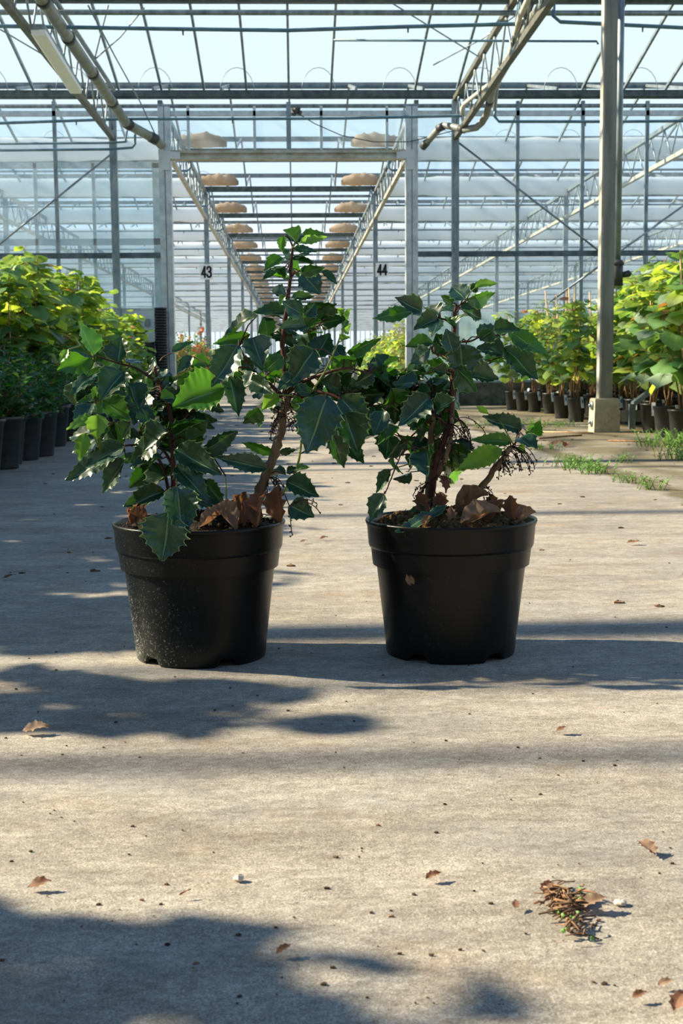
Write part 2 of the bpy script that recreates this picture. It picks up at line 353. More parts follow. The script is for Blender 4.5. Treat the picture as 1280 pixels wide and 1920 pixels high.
# ------------------------------------------------------------------ roof bays (each: two glass slopes, ridge, glazing bars)
x0bar = P(541, 163, D0).x; dxb = P(620.2, 163, D0).x - x0bar
barm = MB(); barm.bar((0,0,0), (0, -BAY/2, RISE), .028, .04); barmesh_f = barm.mesh('glazing_bar', [M['galv']])
barm = MB(); barm.bar((0,0,0), (0, BAY/2, RISE), .028, .04); barmesh_b = barm.mesh('glazing_bar', [M['galv']])
def bay_roof(k):
    yg = D0 + k*BAY; yr = yg - BAY/2
    r_ = empty('ceiling', (0, yr, ZG+.08), kind='structure')
    g = MB()
    for y_ in (yg, yg-BAY):
        g.add([(-HW, y_, ZG+.12), (HW, y_, ZG+.12), (HW, yr, ZG+.12+RISE), (-HW, yr, ZG+.12+RISE)], [(0,1,2,3)])
    g.build('glass_pane', M['glass_roof'], r_)
    g = MB(); g.box((-HW, yr-.03, ZG+.04+RISE), (HW, yr+.03, ZG+.12+RISE)); g.build('ridge_bar', M['steel_dark'], r_)
    if k > 9 or k < -1: return
    ks = range(-12, 13)
    if k == 0: ks = [i for i in ks if i not in (2, 5, 6)]
    step = dxb if k <= 0 else dxb*1.6
    for i in ks:
        for me, y_ in ((barmesh_f, yg), (barmesh_b, yg-BAY)):
            o_ = part('glazing_bar', me, r_); o_.location = (x0bar + i*step, y_-yr, .0)
for k in range(-5, 25): bay_roof(k)

def ordn(k):
    if k == 0: return 'over the doorway partition'
    if k > 0: return ORD[k-1] + ' one beyond the doorway'
    return ORD[-k-1] + ' one on the near side of the doorway partition'
for k in range(-5, 24):
    yg = D0 + k*BAY; r_ = empty('rain_gutter', (0, yg, ZG-.06), 'grey steel rain gutter, ' + ordn(k), 'gutter', 'rain gutters across the glasshouse')
    g = MB()
    a_, c_ = .07, .048
    pr = [(-a_, c_), (-a_+.02, -c_*.6), (-.03, -c_), (.03, -c_), (a_-.02, -c_*.6), (a_, c_), (a_-.008, c_), (.0, -.03), (-a_+.008, c_)]
    vs = [(x_, yg+p_[0], ZG+p_[1]) for x_ in (-HW+.05, HW-.05) for p_ in pr]; q = len(pr)
    g.add(vs, [(j, (j+1) % q, q+(j+1) % q, q+j) for j in range(q)] + [tuple(range(q))[::-1], tuple(range(q, 2*q))])
    g.build('gutter_channel', M['steel_dark'], r_)
    g = MB(); g.tube([(-HW+.05, yg+.02, ZG-.135), (HW-.05, yg+.02, ZG-.135)], .026, 8); g.build('tie_pipe', M['galv'], r_)
    if 0 <= k < 8:
        hp = MB(); hp.tube([(.22*math.cos(t_), 0, .30*math.sin(t_)) for t_ in [math.pi*i/10 for i in range(11)]], .0045, 5); hm = hp.mesh('wire_hoop', [M['wire']])
        for i in range(-9, 10):
            if abs(i) < 2 and k > 0: continue
            o_ = part('wire_hoop', hm, r_); o_.location = (i*1.05 + .35, .08, .12)

# gathered shade screens on the far gutters
def bundle(k, side):
    yg = D0 + k*BAY; xi = 1.0*side - .05; xo = (HW-.1)*side; rb = random.Random(k*2+side)
    r_ = empty('shade_screen', (xi, yg-.12, ZG), 'gathered white shade screen on the gutter, %s, %s' % ('right' if side > 0 else 'left', ordn(k)), 'shade screen', 'gathered shade screens along the gutters')
    def roll(xa, xb, n_, h0, h1, name, mt):
        g = MB(); vs = []; seg = 12
        for i in range(n_+1):
            t_ = i/n_; x_ = xa+(xb-xa)*t_; h_ = h0+(h1-h0)*min(1, t_*1.0)
            if name == 'screen_end': h_ = .07 + .15*math.sin(min(1, t_*1.9)*math.pi*.5)**.6*rb.uniform(.9, 1.08) - .08*max(0, t_-.6)/.4
            l1 = rb.uniform(.92, 1.08)
            for j in range(seg):
                a = 2*math.pi*j/seg; zz = math.sin(a); yy = math.cos(a)
                up = h_*(1.0 if zz > 0 else .12 if name == 'screen_end' else .95)
                vs.append((x_, yg-.12+yy*h_*(.55 if name == 'screen_end' else .8)*l1, ZG+.08+zz*up*l1 + rb.uniform(-.014, .014) - (0 if name == 'screen_end' else .06)))
        g.add(vs, [(i*seg+j, i*seg+(j+1) % seg, (i+1)*seg+(j+1) % seg, (i+1)*seg+j) for i in range(n_) for j in range(seg)] + [tuple(range(seg)), tuple(range(n_*seg, (n_+1)*seg))], smooth=True)
        g.build(name, mt, r_)
    roll(xi, xi+side*.75, 14, .1, .2, 'screen_end', M['cloth_brown'])
    roll(xi+side*.74, xo, 60, .18, .18, 'screen_roll', M['cloth'])
for k in range(1, 24):
    for side in (-1, 1): bundle(k, side)

# ------------------------------------------------------------------ trusses and columns
XL, XR = -1.70, 1.62
def truss_meshes(L, n_):
    a = MB(); a.box((-.03, 0, .46), (.03, L, .52)); b_ = MB(); b_.box((-.03, 0, -.03), (.03, L, .03)); c_ = MB()
    for i in range(n_):
        y0 = L*i/n_; y1 = L*(i+.5)/n_; y2 = L*(i+1)/n_
        c_.tube([(0, y0, .03), (0, y1, .46)], .011, 6); c_.tube([(0, y1, .46), (0, y2, .03)], .011, 6)
    return a.mesh('top_chord', [M['galv']]), b_.mesh('bottom_chord', [M['alu_dirty']]), c_.mesh('web', [M['galv']])
tm = truss_meshes(2*BAY, 12)
colm = MB(); colm.box((-.045, -.045, 0), (.045, .045, ZG-.09)); colmesh = colm.mesh('steel_column', [M['galv']])
rows_far = [(XL, 'left side of the far aisle'), (XR, 'right side of the far aisle'), (-5.6, 'second row left of the aisle'), (5.4, 'second row right of the aisle'), (-9.6, 'third row left of the aisle'), (9.4, 'third row right of the aisle'), (13.4, 'fourth row right of the aisle'), (-13.6, 'fourth row left of the aisle')]
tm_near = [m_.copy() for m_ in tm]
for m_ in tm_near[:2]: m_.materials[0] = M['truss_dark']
def put_truss(x, y, label, tm=tm):
    r_ = empty('roof_truss', (x, y, 3.44), label, 'truss', 'lattice roof trusses')
    for nm_, me in zip(('top_chord', 'bottom_chord', 'web'), tm): part(nm_, me, r_)
    return r_
for x, nm in rows_far:
    for sgi in range(11 if abs(x) < 3 else 8):
        y = D0 + .12 + sgi*2*BAY
        put_truss(x, y, 'lattice truss, %s, %s span past the partition' % (nm, ORD[sgi]))
        o_ = bpy.data.objects.new('steel_column', colmesh); COL.objects.link(o_); o_.location = (x, D0 + (sgi+1)*2*BAY, 0)
        tag(o_, 'slim steel column, %s, %s past the partition' % (nm, ORD[sgi]), 'column', 'slim steel columns')
NXL, NXR = -2.28, 2.10
for x, nm in ((NXL, 'left'), (NXR, 'right')):
    for sgi in range(2):
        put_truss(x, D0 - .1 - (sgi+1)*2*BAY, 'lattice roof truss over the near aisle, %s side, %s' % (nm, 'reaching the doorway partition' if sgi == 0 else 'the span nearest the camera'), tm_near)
    o_ = bpy.data.objects.new('steel_column', colmesh); COL.objects.link(o_); o_.location = (x, D0-.12, 0)
    tag(o_, 'grey steel column standing at the partition %s of the doorway' % nm, 'column', 'slim steel columns')

# ------------------------------------------------------------------ partition wall with the doorway
wb = empty('wall_back', (0, D0, 0), kind='structure')
def wx(px, py=400): return P(px, py, D0).x
def wz(py, px=640): return P(px, py, D0).z
DL, DR = wx(312), wx(771); ZH = wz(291, 540)      # door posts and header
def wbar(x0, z0, x1, z1, w_, name, mt=M['alu'], y=0, d=.05):
    g = MB(); g.bar((x0, D0+y, z0), (x1, D0+y, z1), d, w_, up=Vector((0, 0, 1)) if abs(x1-x0) > abs(z1-z0) else Vector((1, 0, 0))); return g.build(name, mt, wb)
ZC = wz(478, 500); ZLOW = .30
for xa, xb in ((-HW+.1, DL), (DR, HW-.1)):
    wbar(xa, ZC, xb, ZC, .07, 'cross_rail', M['steel_dark'], 0, .06)
wbar(-HW+.1, wz(213, 500), HW-.1, wz(213, 500), .065, 'top_rail', M['alu'], .0)
mull = [wx(p_, 400) for p_ in (107, 969, 1090, 1210)] + [wx(107, 400)-.85*i for i in range(1, 17)] + [wx(1210, 400)+.85*i for i in range(1, 16)]
for x in mull:
    if abs(x) < HW-.2: wbar(x, .30, x, 3.92, .045, 'mullion', M['galv'])
for px in (353, 477, 602, 725): x = wx(px, 240); wbar(x, ZH+.05, x, 3.86, .035, 'mullion', M['alu'])
x = wx(541, 240); wbar(x, ZH-.0, x, 3.90, .06, 'mullion', M['galv'], -.04)
# glass panes between mullions
xs = sorted([-HW+.1] + [x for x in mull if abs(x) < HW-.2] + [NXL, DL])
xs = [x for x in xs if x <= DL+.01]
def pane(xa, xb, z0, z1, mt):
    g = MB(); g.box((xa+.02, D0-.004, z0), (xb-.02, D0+.004, z1)); g.build('glass_pane', mt, wb)
for a_, c_ in zip(xs, xs[1:]):
    if c_-a_ < .1: continue
    pane(a_, c_, ZC+.04, 3.84, M['glass_wall']); pane(a_, c_, 1.30, ZC-.04, M['glass_wall'])
    g = MB(); g.box((a_+.01, D0-.02, 0), (c_-.01, D0+.02, 1.27)); g.build('wall_panel', M['panel'], wb)
    wbar(a_, 1.285, c_, 1.285, .03, 'sill_rail', M['alu'])
xs = sorted([HW-.1] + [x for x in mull if x > 0 and x < HW-.2] + [NXR, DR])
for a_, c_ in zip(xs, xs[1:]):
    if c_-a_ < .1: continue
    pane(a_, c_, ZC+.04, 3.84, M['glass_wall']); pane(a_, c_, 1.22, ZC-.04, M['glass_wall']); pane(a_, c_, .32, 1.22, M['glass_milky'])
    wbar(a_, .315, c_, .315, .03, 'sill_rail', M['alu'])
g = MB(); g.box((DR+.06, D0-.08, 0), (HW-.1, D0+.06, .30)); g.build('low_wall', M['concwall'], wb)
pane(DL+.05, DR-.05, ZH+.08, 3.84, M['glass_wall'])
# diagonal braces
for i, ((ax, ay), (bx, by)) in enumerate((((222, 278), (-60, 505)), ((860, 268), (1125, 472)), ((1030, 566), (1300, 372)))):
    g = MB(); g.tube([P(ax, ay, D0-.06), P(bx, by, D0-.06)], .014, 6); g.build('diagonal_brace', M['wire'], wb)
# door frame
tr = empty('trim_1', ((DL+DR)/2, D0, 0), kind='structure')
for x in (DL, DR):
    for dx_ in (-.042, .042):
        g = MB(); g.box((x+dx_-.036, D0-.09, 0), (x+dx_+.036, D0+.07, 3.84 if True else ZH)); g.build('door_post', M['alu'], tr)
    g = MB(); g.box((x-.012, D0-.075, 0), (x+.012, D0+.06, 3.84)); g.build('post_web', M['galv'], tr)
g = MB(); g.box((DL+.08, D0-.09, ZH+.015), (DR-.08, D0+.07, ZH+.055)); g.box((DL+.08, D0-.09, ZH-.06), (DR-.08, D0+.07, ZH-.02)); g.box((DL+.08, D0-.06, ZH-.02), (DR-.08, D0+.05, ZH+.015)); g.build('door_header', M['alu_dirty'], tr)
for x, s_ in ((DL+.07, 1), (DR-.07, -1)):
    g = MB(); vs = [(x, D0-.1, ZH-.06), (x+s_*.13, D0-.1, ZH-.06), (x, D0-.1, ZH-.20), (x-s_*.10, D0-.1, ZH-.20), (x-s_*.10, D0-.1, ZH+.05), (x+s_*.13, D0-.1, ZH+.02)]
    vs2 = [(a, b_-.012, c_) for a, b_, c_ in vs]
    g.add(vs+vs2, [(0,1,5,4,3,2), (6,8,9,10,11,7), (0,6,7,1), (1,7,11,5), (5,11,10,4), (4,10,9,3), (3,9,8,2), (2,8,6,0)]); g.build('gusset_plate', M['panel'], tr)
g = MB(); g.box((DL, D0-.05, 0), (DR, D0+.05, .02)); g.build('threshold', M['steel_dark'], tr)
# sliding door leaf parked left of the doorway, behind the partition
dr = empty('door_1', (DL-1.2, D0+.22, 0), kind='structure')
XA, XB = wx(-30), wx(297)
def dbar(x0, z0, x1, z1, w_, nm, mt=M['alu']):
    g = MB(); g.bar((x0, D0+.22, z0), (x1, D0+.22, z1), .05, w_, up=Vector((0,0,1)) if abs(x1-x0) > abs(z1-z0) else Vector((1,0,0))); g.build(nm, mt, dr)
dbar(XB-.04, .03, XB-.04, wz(300), .10, 'door_stile'); dbar(XA, .03, XA, wz(300), .10, 'door_stile')
for px in (62, 172): dbar(wx(px), .03, wx(px), wz(300), .04, 'door_mullion')
dbar(XA, wz(304), XB, wz(304), .08, 'door_rail'); dbar(XA, wz(451, 150), XB, wz(451, 150), .085, 'door_rail', M['panel']); dbar(XA, 1.27, XB, 1.27, .06, 'door_rail')
g = MB(); g.box((XA, D0+.21, .06), (XB-.02, D0+.23, 1.25)); g.build('door_panel', M['panel'], dr)
g = MB(); g.box((XA, D0+.216, 1.30), (XB-.05, D0+.224, wz(308))); g.build('glass_pane', M['glass_wall'], dr)
# doorknob plate on the partition panel
bx_ = P(276, 605, D0-.03); g = MB(); g.box((bx_.x-.03, D0-.05, bx_.z-.05), (bx_.x+.03, D0-.02, bx_.z+.05)); g.build('latch_plate', M['galv'], wb)

# ------------------------------------------------------------------ irrigation pipes, drain pipes, lamp, wires
def thing_tube(name, pts, rad, mt, label, cat, seg=10, group=None, collars=(), ctag='pipe_collar'):
    pts = [Vector(p) for p in pts]
    r_ = empty(name, pts[0], label, cat, group)
    g = MB(); g.tube(pts, rad, seg); g.build('pipe_run', mt, r_)
    for c_ in collars:
        i = int(c_); t_ = c_-i; a = pts[i].lerp(pts[i+1], t_); d_ = (pts[i+1]-pts[i]).normalized()
        g = MB(); g.tube([a-d_*.05, a+d_*.05], rad*1.14, seg); g.build(ctag, M['pvc_dark'], r_)
    return r_
def sprinkler_pipe(pts, label):
    r_ = thing_tube('irrigation_pipe', pts, .018, M['pipe_blue'], label, 'pipe', 8, 'overhead irrigation pipes')
    a, b_ = Vector(pts[0]), Vector(pts[-1])
    L = abs(b_.x-a.x); n_ = max(1, int(L/1.6))
    for i in range(n_):
        t_ = (i+.5)/n_; k_ = min(range(len(pts)-1), key=lambda j: 0 if min(pts[j][0], pts[j+1][0]) <= a.x+(b_.x-a.x)*t_ <= max(pts[j][0], pts[j+1][0]) else 1)
        x_ = a.x+(b_.x-a.x)*t_; p0, p1 = Vector(pts[k_]), Vector(pts[k_+1]); q = p0.lerp(p1, (x_-p0.x)/(p1.x-p0.x) if abs(p1.x-p0.x) > 1e-6 else 0)
        g = MB(); g.tube([q, q-Vector((0, 0, .055))], [.010, .006], 6); g.build('nozzle', M['pvc_dark'], r_)
Y1, Y2 = 12.3, 16.55
sprinkler_pipe([P(-300, 40, Y1), P(0, 49, Y1), P(300, 54, Y1), P(540, 57, Y1), P(760, 50, Y1), P(965, 45, Y1), P(974, 40, Y1), P(974, 8, Y1)], 'blue grey irrigation pipe overhead crossing the near aisle at the top of the photo')
sprinkler_pipe([P(1038, 0, Y1+.1), P(1037, 30, Y1+.1), P(1050, 41, Y1+.1), P(1280, 52, Y1+.1), P(1700, 60, Y1+.1)], 'blue grey irrigation pipe in the upper right corner with a bent end')
sprinkler_pipe([P(-300, 238, Y2), P(0, 231, Y2), P(230, 223, Y2), P(430, 223, Y2), P(640, 222, Y2), P(868, 217, Y2), P(870, 200, Y2)], 'blue grey irrigation pipe above the door header, left of the right column')
sprinkler_pipe([P(928, 205, Y2-.4), P(927, 218, Y2-.4), P(935, 228, Y2-.4), P(1160, 228, Y2-.4), P(1600, 224, Y2-.4)], 'blue grey irrigation pipe above the right partition glass')
for yy_, rr_, lb_ in ((3.62, .028, 'unseen overhead pipe added for its floor shadow, third from the doorway'), (3.50, .028, 'unseen overhead pipe added for its floor shadow, second from the doorway'), (3.10, .03, 'unseen overhead pipe added for its floor shadow, nearest one'), (7.95, .03, 'unseen overhead pipe added for its floor shadow, farthest from the camera')):
    thing_tube('shadow_pipe', [(-8, yy_, 3.9), (8, yy_, 3.9)], rr_, M['pvc'], lb_, 'pipe')  # unseen pipes added to cast soft shadow bands across the floor
thing_tube('vent_rod', [P(625, 75.5, 13.6), P(1118, 77.5, 13.6), P(1121, 83, 13.6)], .012, M['pipe_blue'], 'thin blue steel rod across the upper right roof', 'rod')
thing_tube('water_pipe', [P(-200, 271, Y2+.3), P(205, 268, Y2+.3), P(235, 266, Y2+.3), P(238, 245, Y2+.3)], .014, M['pipe_blue'], 'thin water pipe on the left glass, upper of the pair', 'pipe')
thing_tube('water_pipe', [P(-200, 284, Y2+.3), P(205, 280, Y2+.3), P(248, 277, Y2+.3), P(253, 270, Y2+.3), P(253, 250, Y2+.3)], .016, M['pipe_blue'], 'thin water pipe on the left glass, lower of the pair', 'pipe')
# far bays: side irrigation lines with bent ends
for k in range(1, 13):
    y = D0 + k*BAY - .9
    for s_, xi in ((-1, XL+.12), (1, XR-.12)):
        pts = [(xi, y, 3.86), (xi, y, 3.62), (xi+s_*.05, y, 3.57), (s_*(HW-.3), y, 3.57)]
        sprinkler_pipe([Vector(p) for p in pts], 'thin irrigation pipe by the gutter, %s, %s' % ('left' if s_ < 0 else 'right', ordn(k)))
# left drain pipe along the truss, bending to the door post
xp, zp = -2.08, 3.60
thing_tube('drain_pipe', [(xp, 4.5, zp), (xp, 12, zp), P(236, 230, 16.5), P(243, 235, 16.55), P(292, 262, 16.8), P(303, 272, 16.95)], .058, M['pvc'], 'thick grey drain pipe along the left truss bending to the door post', 'pipe', 14, collars=(.93, 1.15, 1.45, 1.75, 2.5, 3.9))
thing_tube('conduit_pipe', [(-2.18, 4.5, 3.92), (-2.18, 12, 3.92), (-2.18, 16.6, 3.92)], .026, M['galv'], 'slim steel conduit above the thick drain pipe on the left truss', 'pipe')
thing_tube('drain_pipe', [P(1072, -60, 10.2), P(1000, 30, 12), P(950, 120, 14), P(924, 165, 15), P(912, 215, 15.9), P(903, 230, 16.0), P(893, 239, 16.1), P(870, 243, 16.3), P(850, 238, 16.5), P(834, 235, 16.6), P(824, 240, 16.65), P(793, 275, 16.9)], .042, M['pvc'], 'grey drain pipe on the right truss ending in elbows by the door post', 'pipe', 12, collars=(3.5, 7.2, 9.8, 10.9))
thing_tube('water_hose', [P(1003, -30, 10.6), P(975, 30, 12), P(955, 105, 13.4), P(938, 125, 13.9), P(915, 160, 14.9), P(870, 195, 15.9), P(866, 204, 16), P(867, 216, 16)], .026, M['hose'], 'pale dirty hose sagging along the right truss', 'hose')
thing_tube('water_hose', [P(1050, -30, 10.8), P(1010, 40, 12), P(958, 112, 13.6), P(940, 140, 14.6), P(931, 165, 15.2), P(927, 205, 16.1)], .024, M['pvc'], 'dark sagging hose behind the pale hose on the right truss', 'hose')
thing_tube('water_hose', [P(1010, -30, 11.4), P(960, 95, 13.4), P(938, 135, 14.4), P(905, 185, 15.4), P(862, 244, 16.4)], .030, M['pvc_dark'], 'black cable hose on the underside of the right truss', 'hose')
thing_tube('hanging_wire', [P(545, 205, D0-.15), P(590, 232, D0-.15), P(640, 254, D0-.15), P(700, 266, D0-.15), P(765, 266, D0-.15), P(800, 258, D0-.2), P(850, 245, D0-.4)], .006, M['pvc_dark'], 'thin black cable drooping across the panes above the doorway', 'cable')
g = MB()
bp = P(553, 207, D0-.2)
for dx_, dz_, rr in ((0, 0, .05), (.04, .02, .035), (-.02, -.03, .035), (.06, -.03, .03)): g.ball(bp+Vector((dx_, 0, dz_)), rr, jit=.25, seg=8, ring=6)
tag(g.build('cable_bundle', M['pvc_dark']), 'small dark cable bundle on the rail above the doorway', 'cable bundle')
for i, (pl, lb) in enumerate((([(165, 10, 12.5), (215, 105, 14.6), (262, 190, 16.6), (290, 250, 17.0)], 'thin wire beside the left truss, running to the door post'),
                ([(0, 55, 13.3), (85, 105, 13.9), (165, 168, 15.2)], 'thin wire in the upper left corner crossing the lamp'),
                ([(270, 15, 14.0), (225, 70, 14.6), (177, 112, 15.0)], 'thin wire rising right from the left truss'),
                ([(203, 10, 14.0), (190, 60, 14.6), (177, 112, 15.0)], 'nearly upright thin wire above the left truss'),
                ([(982, 18, 13.6), (905, 72, 14.2), (812, 122, 14.8)], 'thin wire rising right across the right roof panes'),
                ([(725, 0, 13.2), (900, 108, 14.4)], 'pale thin wire meeting the right truss from the left'))):
    thing_tube('roof_wire', [P(a, b_, c_) for a, b_, c_ in pl], .008, M['wire'], lb, 'wire', 6, 'roof wires')
# fluorescent lamp
la, lb_ = P(72, 62, 11.6), P(142, 172, 13.9)
lamp = empty('ceiling_lamp', la, 'long white strip lamp hung beneath the left truss', 'lamp')
g = MB(); g.bar(la+Vector((0,0,.05)), lb_+Vector((0,0,.05)), .11, .05); g.build('lamp_housing', M['galv'], lamp)
g = MB(); pts = [la.lerp(lb_, i/8) for i in range(9)]
vs = []; fs = []
for p_ in pts:
    for a in range(7): t_ = math.pi*a/6; vs.append(p_+Vector((-.062*max(-1, min(1, 1.5*math.cos(t_))), 0, -.05*min(1, 1.6*math.sin(t_))+.03)))
for i in range(8):
    for j in range(6): fs.append((i*7+j, i*7+j+1, (i+1)*7+j+1, (i+1)*7+j))
fs += [tuple(range(7)), tuple(range(56, 63))]
g.add(vs, fs); g.build('lamp_diffuser', M['white'], lamp)
for t_ in (.15, .85):
    p_ = la.lerp(lb_, t_); g = MB(); g.bar(p_+Vector((0,0,.06)), Vector((p_.x-.02, p_.y, 3.44)), .02, .02); g.build('lamp_bracket', M['galv'], lamp)

# ------------------------------------------------------------------ number signs
def digit_strokes(ch):                       # condensed heavy digits in a 1 x 2 cell
    if ch == '4': return [[(.72, 0), (.72, 2)], [(.72, 1.95), (.08, .62)], [(.02, .56), (1.0, .56)]]
    return [[(.05, 1.5), (.10, 1.78), (.30, 1.93), (.55, 1.93), (.80, 1.78), (.86, 1.5), (.80, 1.22), (.58, 1.06), (.36, 1.04)],
            [(.36, 1.04), (.62, 1.02), (.86, .82), (.92, .5), (.84, .2), (.58, .06), (.32, .06), (.10, .22), (.04, .5)]]
def sign(px, py, wpx, hpx, y, txt, label):
    c_ = P(px, py, y); k_ = y/F*1.01; w_, h_ = wpx*k_, hpx*k_
    r_ = empty('number_sign', c_, label, 'sign')
    g = MB(); g.box((c_.x-w_/2, y-.012, c_.z-h_/2), (c_.x+w_/2, y, c_.z+h_/2)); g.build('sign_plate', M['white'], r_)
    ch_h = h_*.72; cw = w_*.33
    for i, ch in enumerate(txt):
        g = MB(); ox = c_.x - cw*1.12 + i*cw*1.25; oz = c_.z - ch_h/2
        for stx in digit_strokes(ch):
            q = [Vector((ox+a*cw, y-.016, oz+b_*ch_h/2)) for a, b_ in stx]
            for a, b_ in zip(q, q[1:]):
                d_ = (b_-a).normalized()*.012; g.bar(a-d_, b_+d_, .006, .036, up=Vector((0,0,1)) if abs(d_.z) < abs(d_.x) else Vector((1,0,0)))
        g.build('digit', M['ink'], r_)
ys_ = D0+2*BAY-.06
sign(387, 510, 24, 27, ys_, '43', 'white number sign 43 on the left column beyond the doorway')
sign(716, 506, 23, 25, ys_, '44', 'white number sign 44 on the right column beyond the doorway')

# ------------------------------------------------------------------ near right post with concrete footing, downpipe, side rail
fb = G(1137, 811); fy = fb.y + .09; fx = fb.x
cp = empty('support_post', (fx, fy, 0), 'tall square grey post bolted to a concrete footing, right side', 'post')
g = MB(); z1 = P(1137, 747, fy-.09).z
vs = []
for (hx, hy, z_) in ((.100, .10, 0), (.092, .092, z1-.01), (.086, .086, z1)):
    vs += [(fx-hx, fy-hy, z_), (fx+hx, fy-hy, z_), (fx+hx, fy+hy, z_), (fx-hx, fy+hy, z_)]
g.add(vs, [(0,3,2,1), (8,9,10,11)] + [(4*k+j, 4*k+(j+1) % 4, 4*k+4+(j+1) % 4, 4*k+4+j) for k in range(2) for j in range(4)]); g.build('concrete_footing', M['concfoot'], cp)
px0 = fx+.005; g = MB(); g.box((px0-.045, fy-.05, z1-.02), (px0+.045, fy+.05, ZG-.07)); g.build('post_shaft', M['post'], cp)
g = MB(); g.box((px0-.058, fy-.045, z1-.02), (px0-.0455, fy+.045, ZG-.07)); g.build('post_flange', M['alu_dirty'], cp)
for z_ in (.075, .205):
    g = MB(); g.tube([(fx-.085, fy-.02, z_), (fx-.108, fy-.02, z_)], .034, 16); g.tube([(fx-.10, fy-.02, z_), (fx-.125, fy-.02, z_)], .012, 8); g.build('bolt', M['galv'], cp)
q0 = P(1163, 0, fy+.25); q1 = P(1158, 430, fy+.25)
dp = empty('downpipe', (q1.x, fy+.25, q1.z), 'grey plastic downpipe ending above the vines behind the square post', 'pipe')
g = MB(); g.tube([(q1.x, fy+.25, ZG-.07), (q1.x, fy+.25, P(1158, 485, fy).z)], .026, 14); g.build('pipe_run', M['galv'], dp)
g = MB(); g.tube([(q1.x, fy+.25, P(1158, 483, fy).z), (q1.x, fy+.25, P(1158, 532, fy).z)], .045, 14); g.tube([(q1.x, fy+.25, P(1158, 486, fy).z), (q1.x, fy+.25, P(1158, 492, fy).z)], .052, 14); g.build('pipe_socket', M['pvc_dark'], dp)
g = MB(); a = P(1165, 516, fy+.25); g.tube([a, P(1178, 513, fy+.25), P(1182, 516, fy+.25)], [.02, .028, .018], 8); g.build('pipe_valve', M['pvc_dark'], dp)
# low bench beam right of the footing
yb = fy+.45
br = empty('bench_frame', (P(1190, 772, yb).x, yb, 0), 'low grey steel rail on a short leg between footing and pots', 'rail')
g = MB(); g.bar(P(1160, 780, yb), P(1300, 780, yb), .04, .09); g.build('beam', M['post'], br)
g = MB(); a = P(1184, 790, yb-.04); g.box((a.x-.025, yb-.06, 0), (a.x+.025, yb-.025, P(1184, 757, yb).z)); g.build('leg', M['galv'], br)
g = MB(); g.bar(P(1186, 758, yb-.05), P(1262, 700, yb+.3), .03, .04); g.build('slanted_arm', M['galv'], br)

# ------------------------------------------------------------------ leaf makers
def spiny_leaf(mb, base, tip, width, N, bend=.12, fold=.18, teeth=7, mi=0, rs=None, curl=0.0, shape=.95, tooth=.10):
    base, tip = Vector(base), Vector(tip); a = tip-base; L = a.length; a.normalize()
    N = (N - a*N.dot(a)).normalized(); S = a.cross(N)
    rows = teeth*4; us = (-1, -.62, -.3, 0, .3, .62, 1); vs = []; uvs = []
    wv = (rs or rnd).uniform(0, 6.28); tj = [(rs or rnd).uniform(.8, 2.0) for _ in range(teeth+1)]; tw = (rs or rnd).uniform(-.5, .5)
    for i in range(rows+1):
        t_ = i/rows
        pw = math.sin(math.pi*min(1, t_**.78))**shape if 0 < t_ < 1 else 0
        if t_ < .25: pw = max(pw, .05)
        pw *= (1-.12*t_)
        wd = width/2*pw*1.22
        k_ = i % 4; tf = (1.0-tooth*.35, 1.0-tooth*.75, 1.0-tooth*.25, 1+tooth*tj[i//4])[k_]
        adv = L*.022 if k_ == 3 else 0
        mbnd = math.sin(t_*math.pi*.5)**1.6*bend*L*1.6 - t_*bend*L*0.6
        for u in us:
            S_ = S*math.cos(tw*t_) + N*math.sin(tw*t_)
            e = abs(u) == 1; ww = wd*(tf if e else 1); du = abs(u)
            zz = du*fold*width*.5*pw*2 - mbnd - curl*width*(du**2)*pw + (.035*width*math.sin(t_*rows*1.05+wv+u*2) * du if e else 0)
            vs.append(base + a*(L*t_ + (adv if e else 0)) + S_*(u*ww) + N*(zz + L*.02*math.sin(t_*9+wv+u*1.5))); uvs.append((.5+u*.5, t_))
    n7 = 7
    fs = [(i*n7+j, i*n7+j+1, (i+1)*n7+j+1, (i+1)*n7+j) for i in range(rows) for j in range(6)]
    mb.add(vs, fs, uvs, mi, True)
def round_leaf(mb, c_, a, N, size, mi=0, rs=rnd, lob=.12):
    a = Vector(a).normalized(); N = Vector(N); N = (N-a*N.dot(a)).normalized(); S = a.cross(N); seg = 14; vs = [c_]; uvs = [(.5, 0)]
    ph = rs.uniform(0, 6.28); dr_ = rs.uniform(.1, .35)
    for ring in (.5, 1.0):
        for j in range(seg):
            t_ = 2*math.pi*j/seg; r0 = (1-.35*math.exp(-((t_-math.pi)/.45)**2))*(1+lob*math.cos(5*t_)) * ring
            r0 *= 1+(rs.uniform(-.05, .05) if ring == 1 else 0)
            x_ = r0*math.cos(t_)*size*.55; y_ = r0*math.sin(t_)*size*.52
            z_ = -dr_*size*(ring**2)*(.35+.35*math.sin(t_+ph)**2) + .10*size*abs(math.sin(t_))*ring
            vs.append(c_ + a*(x_+size*.30) + S*y_ + N*z_); uvs.append((.5+.45*r0*math.sin(t_), .5+.45*r0*math.cos(t_)))
    fs = [(0, 1+j, 1+(j+1) % seg) for j in range(seg)] + [(1+j, 1+seg+j, 1+seg+(j+1) % seg, 1+(j+1) % seg) for j in range(seg)]
    mb.add(vs, fs, uvs, mi, True)
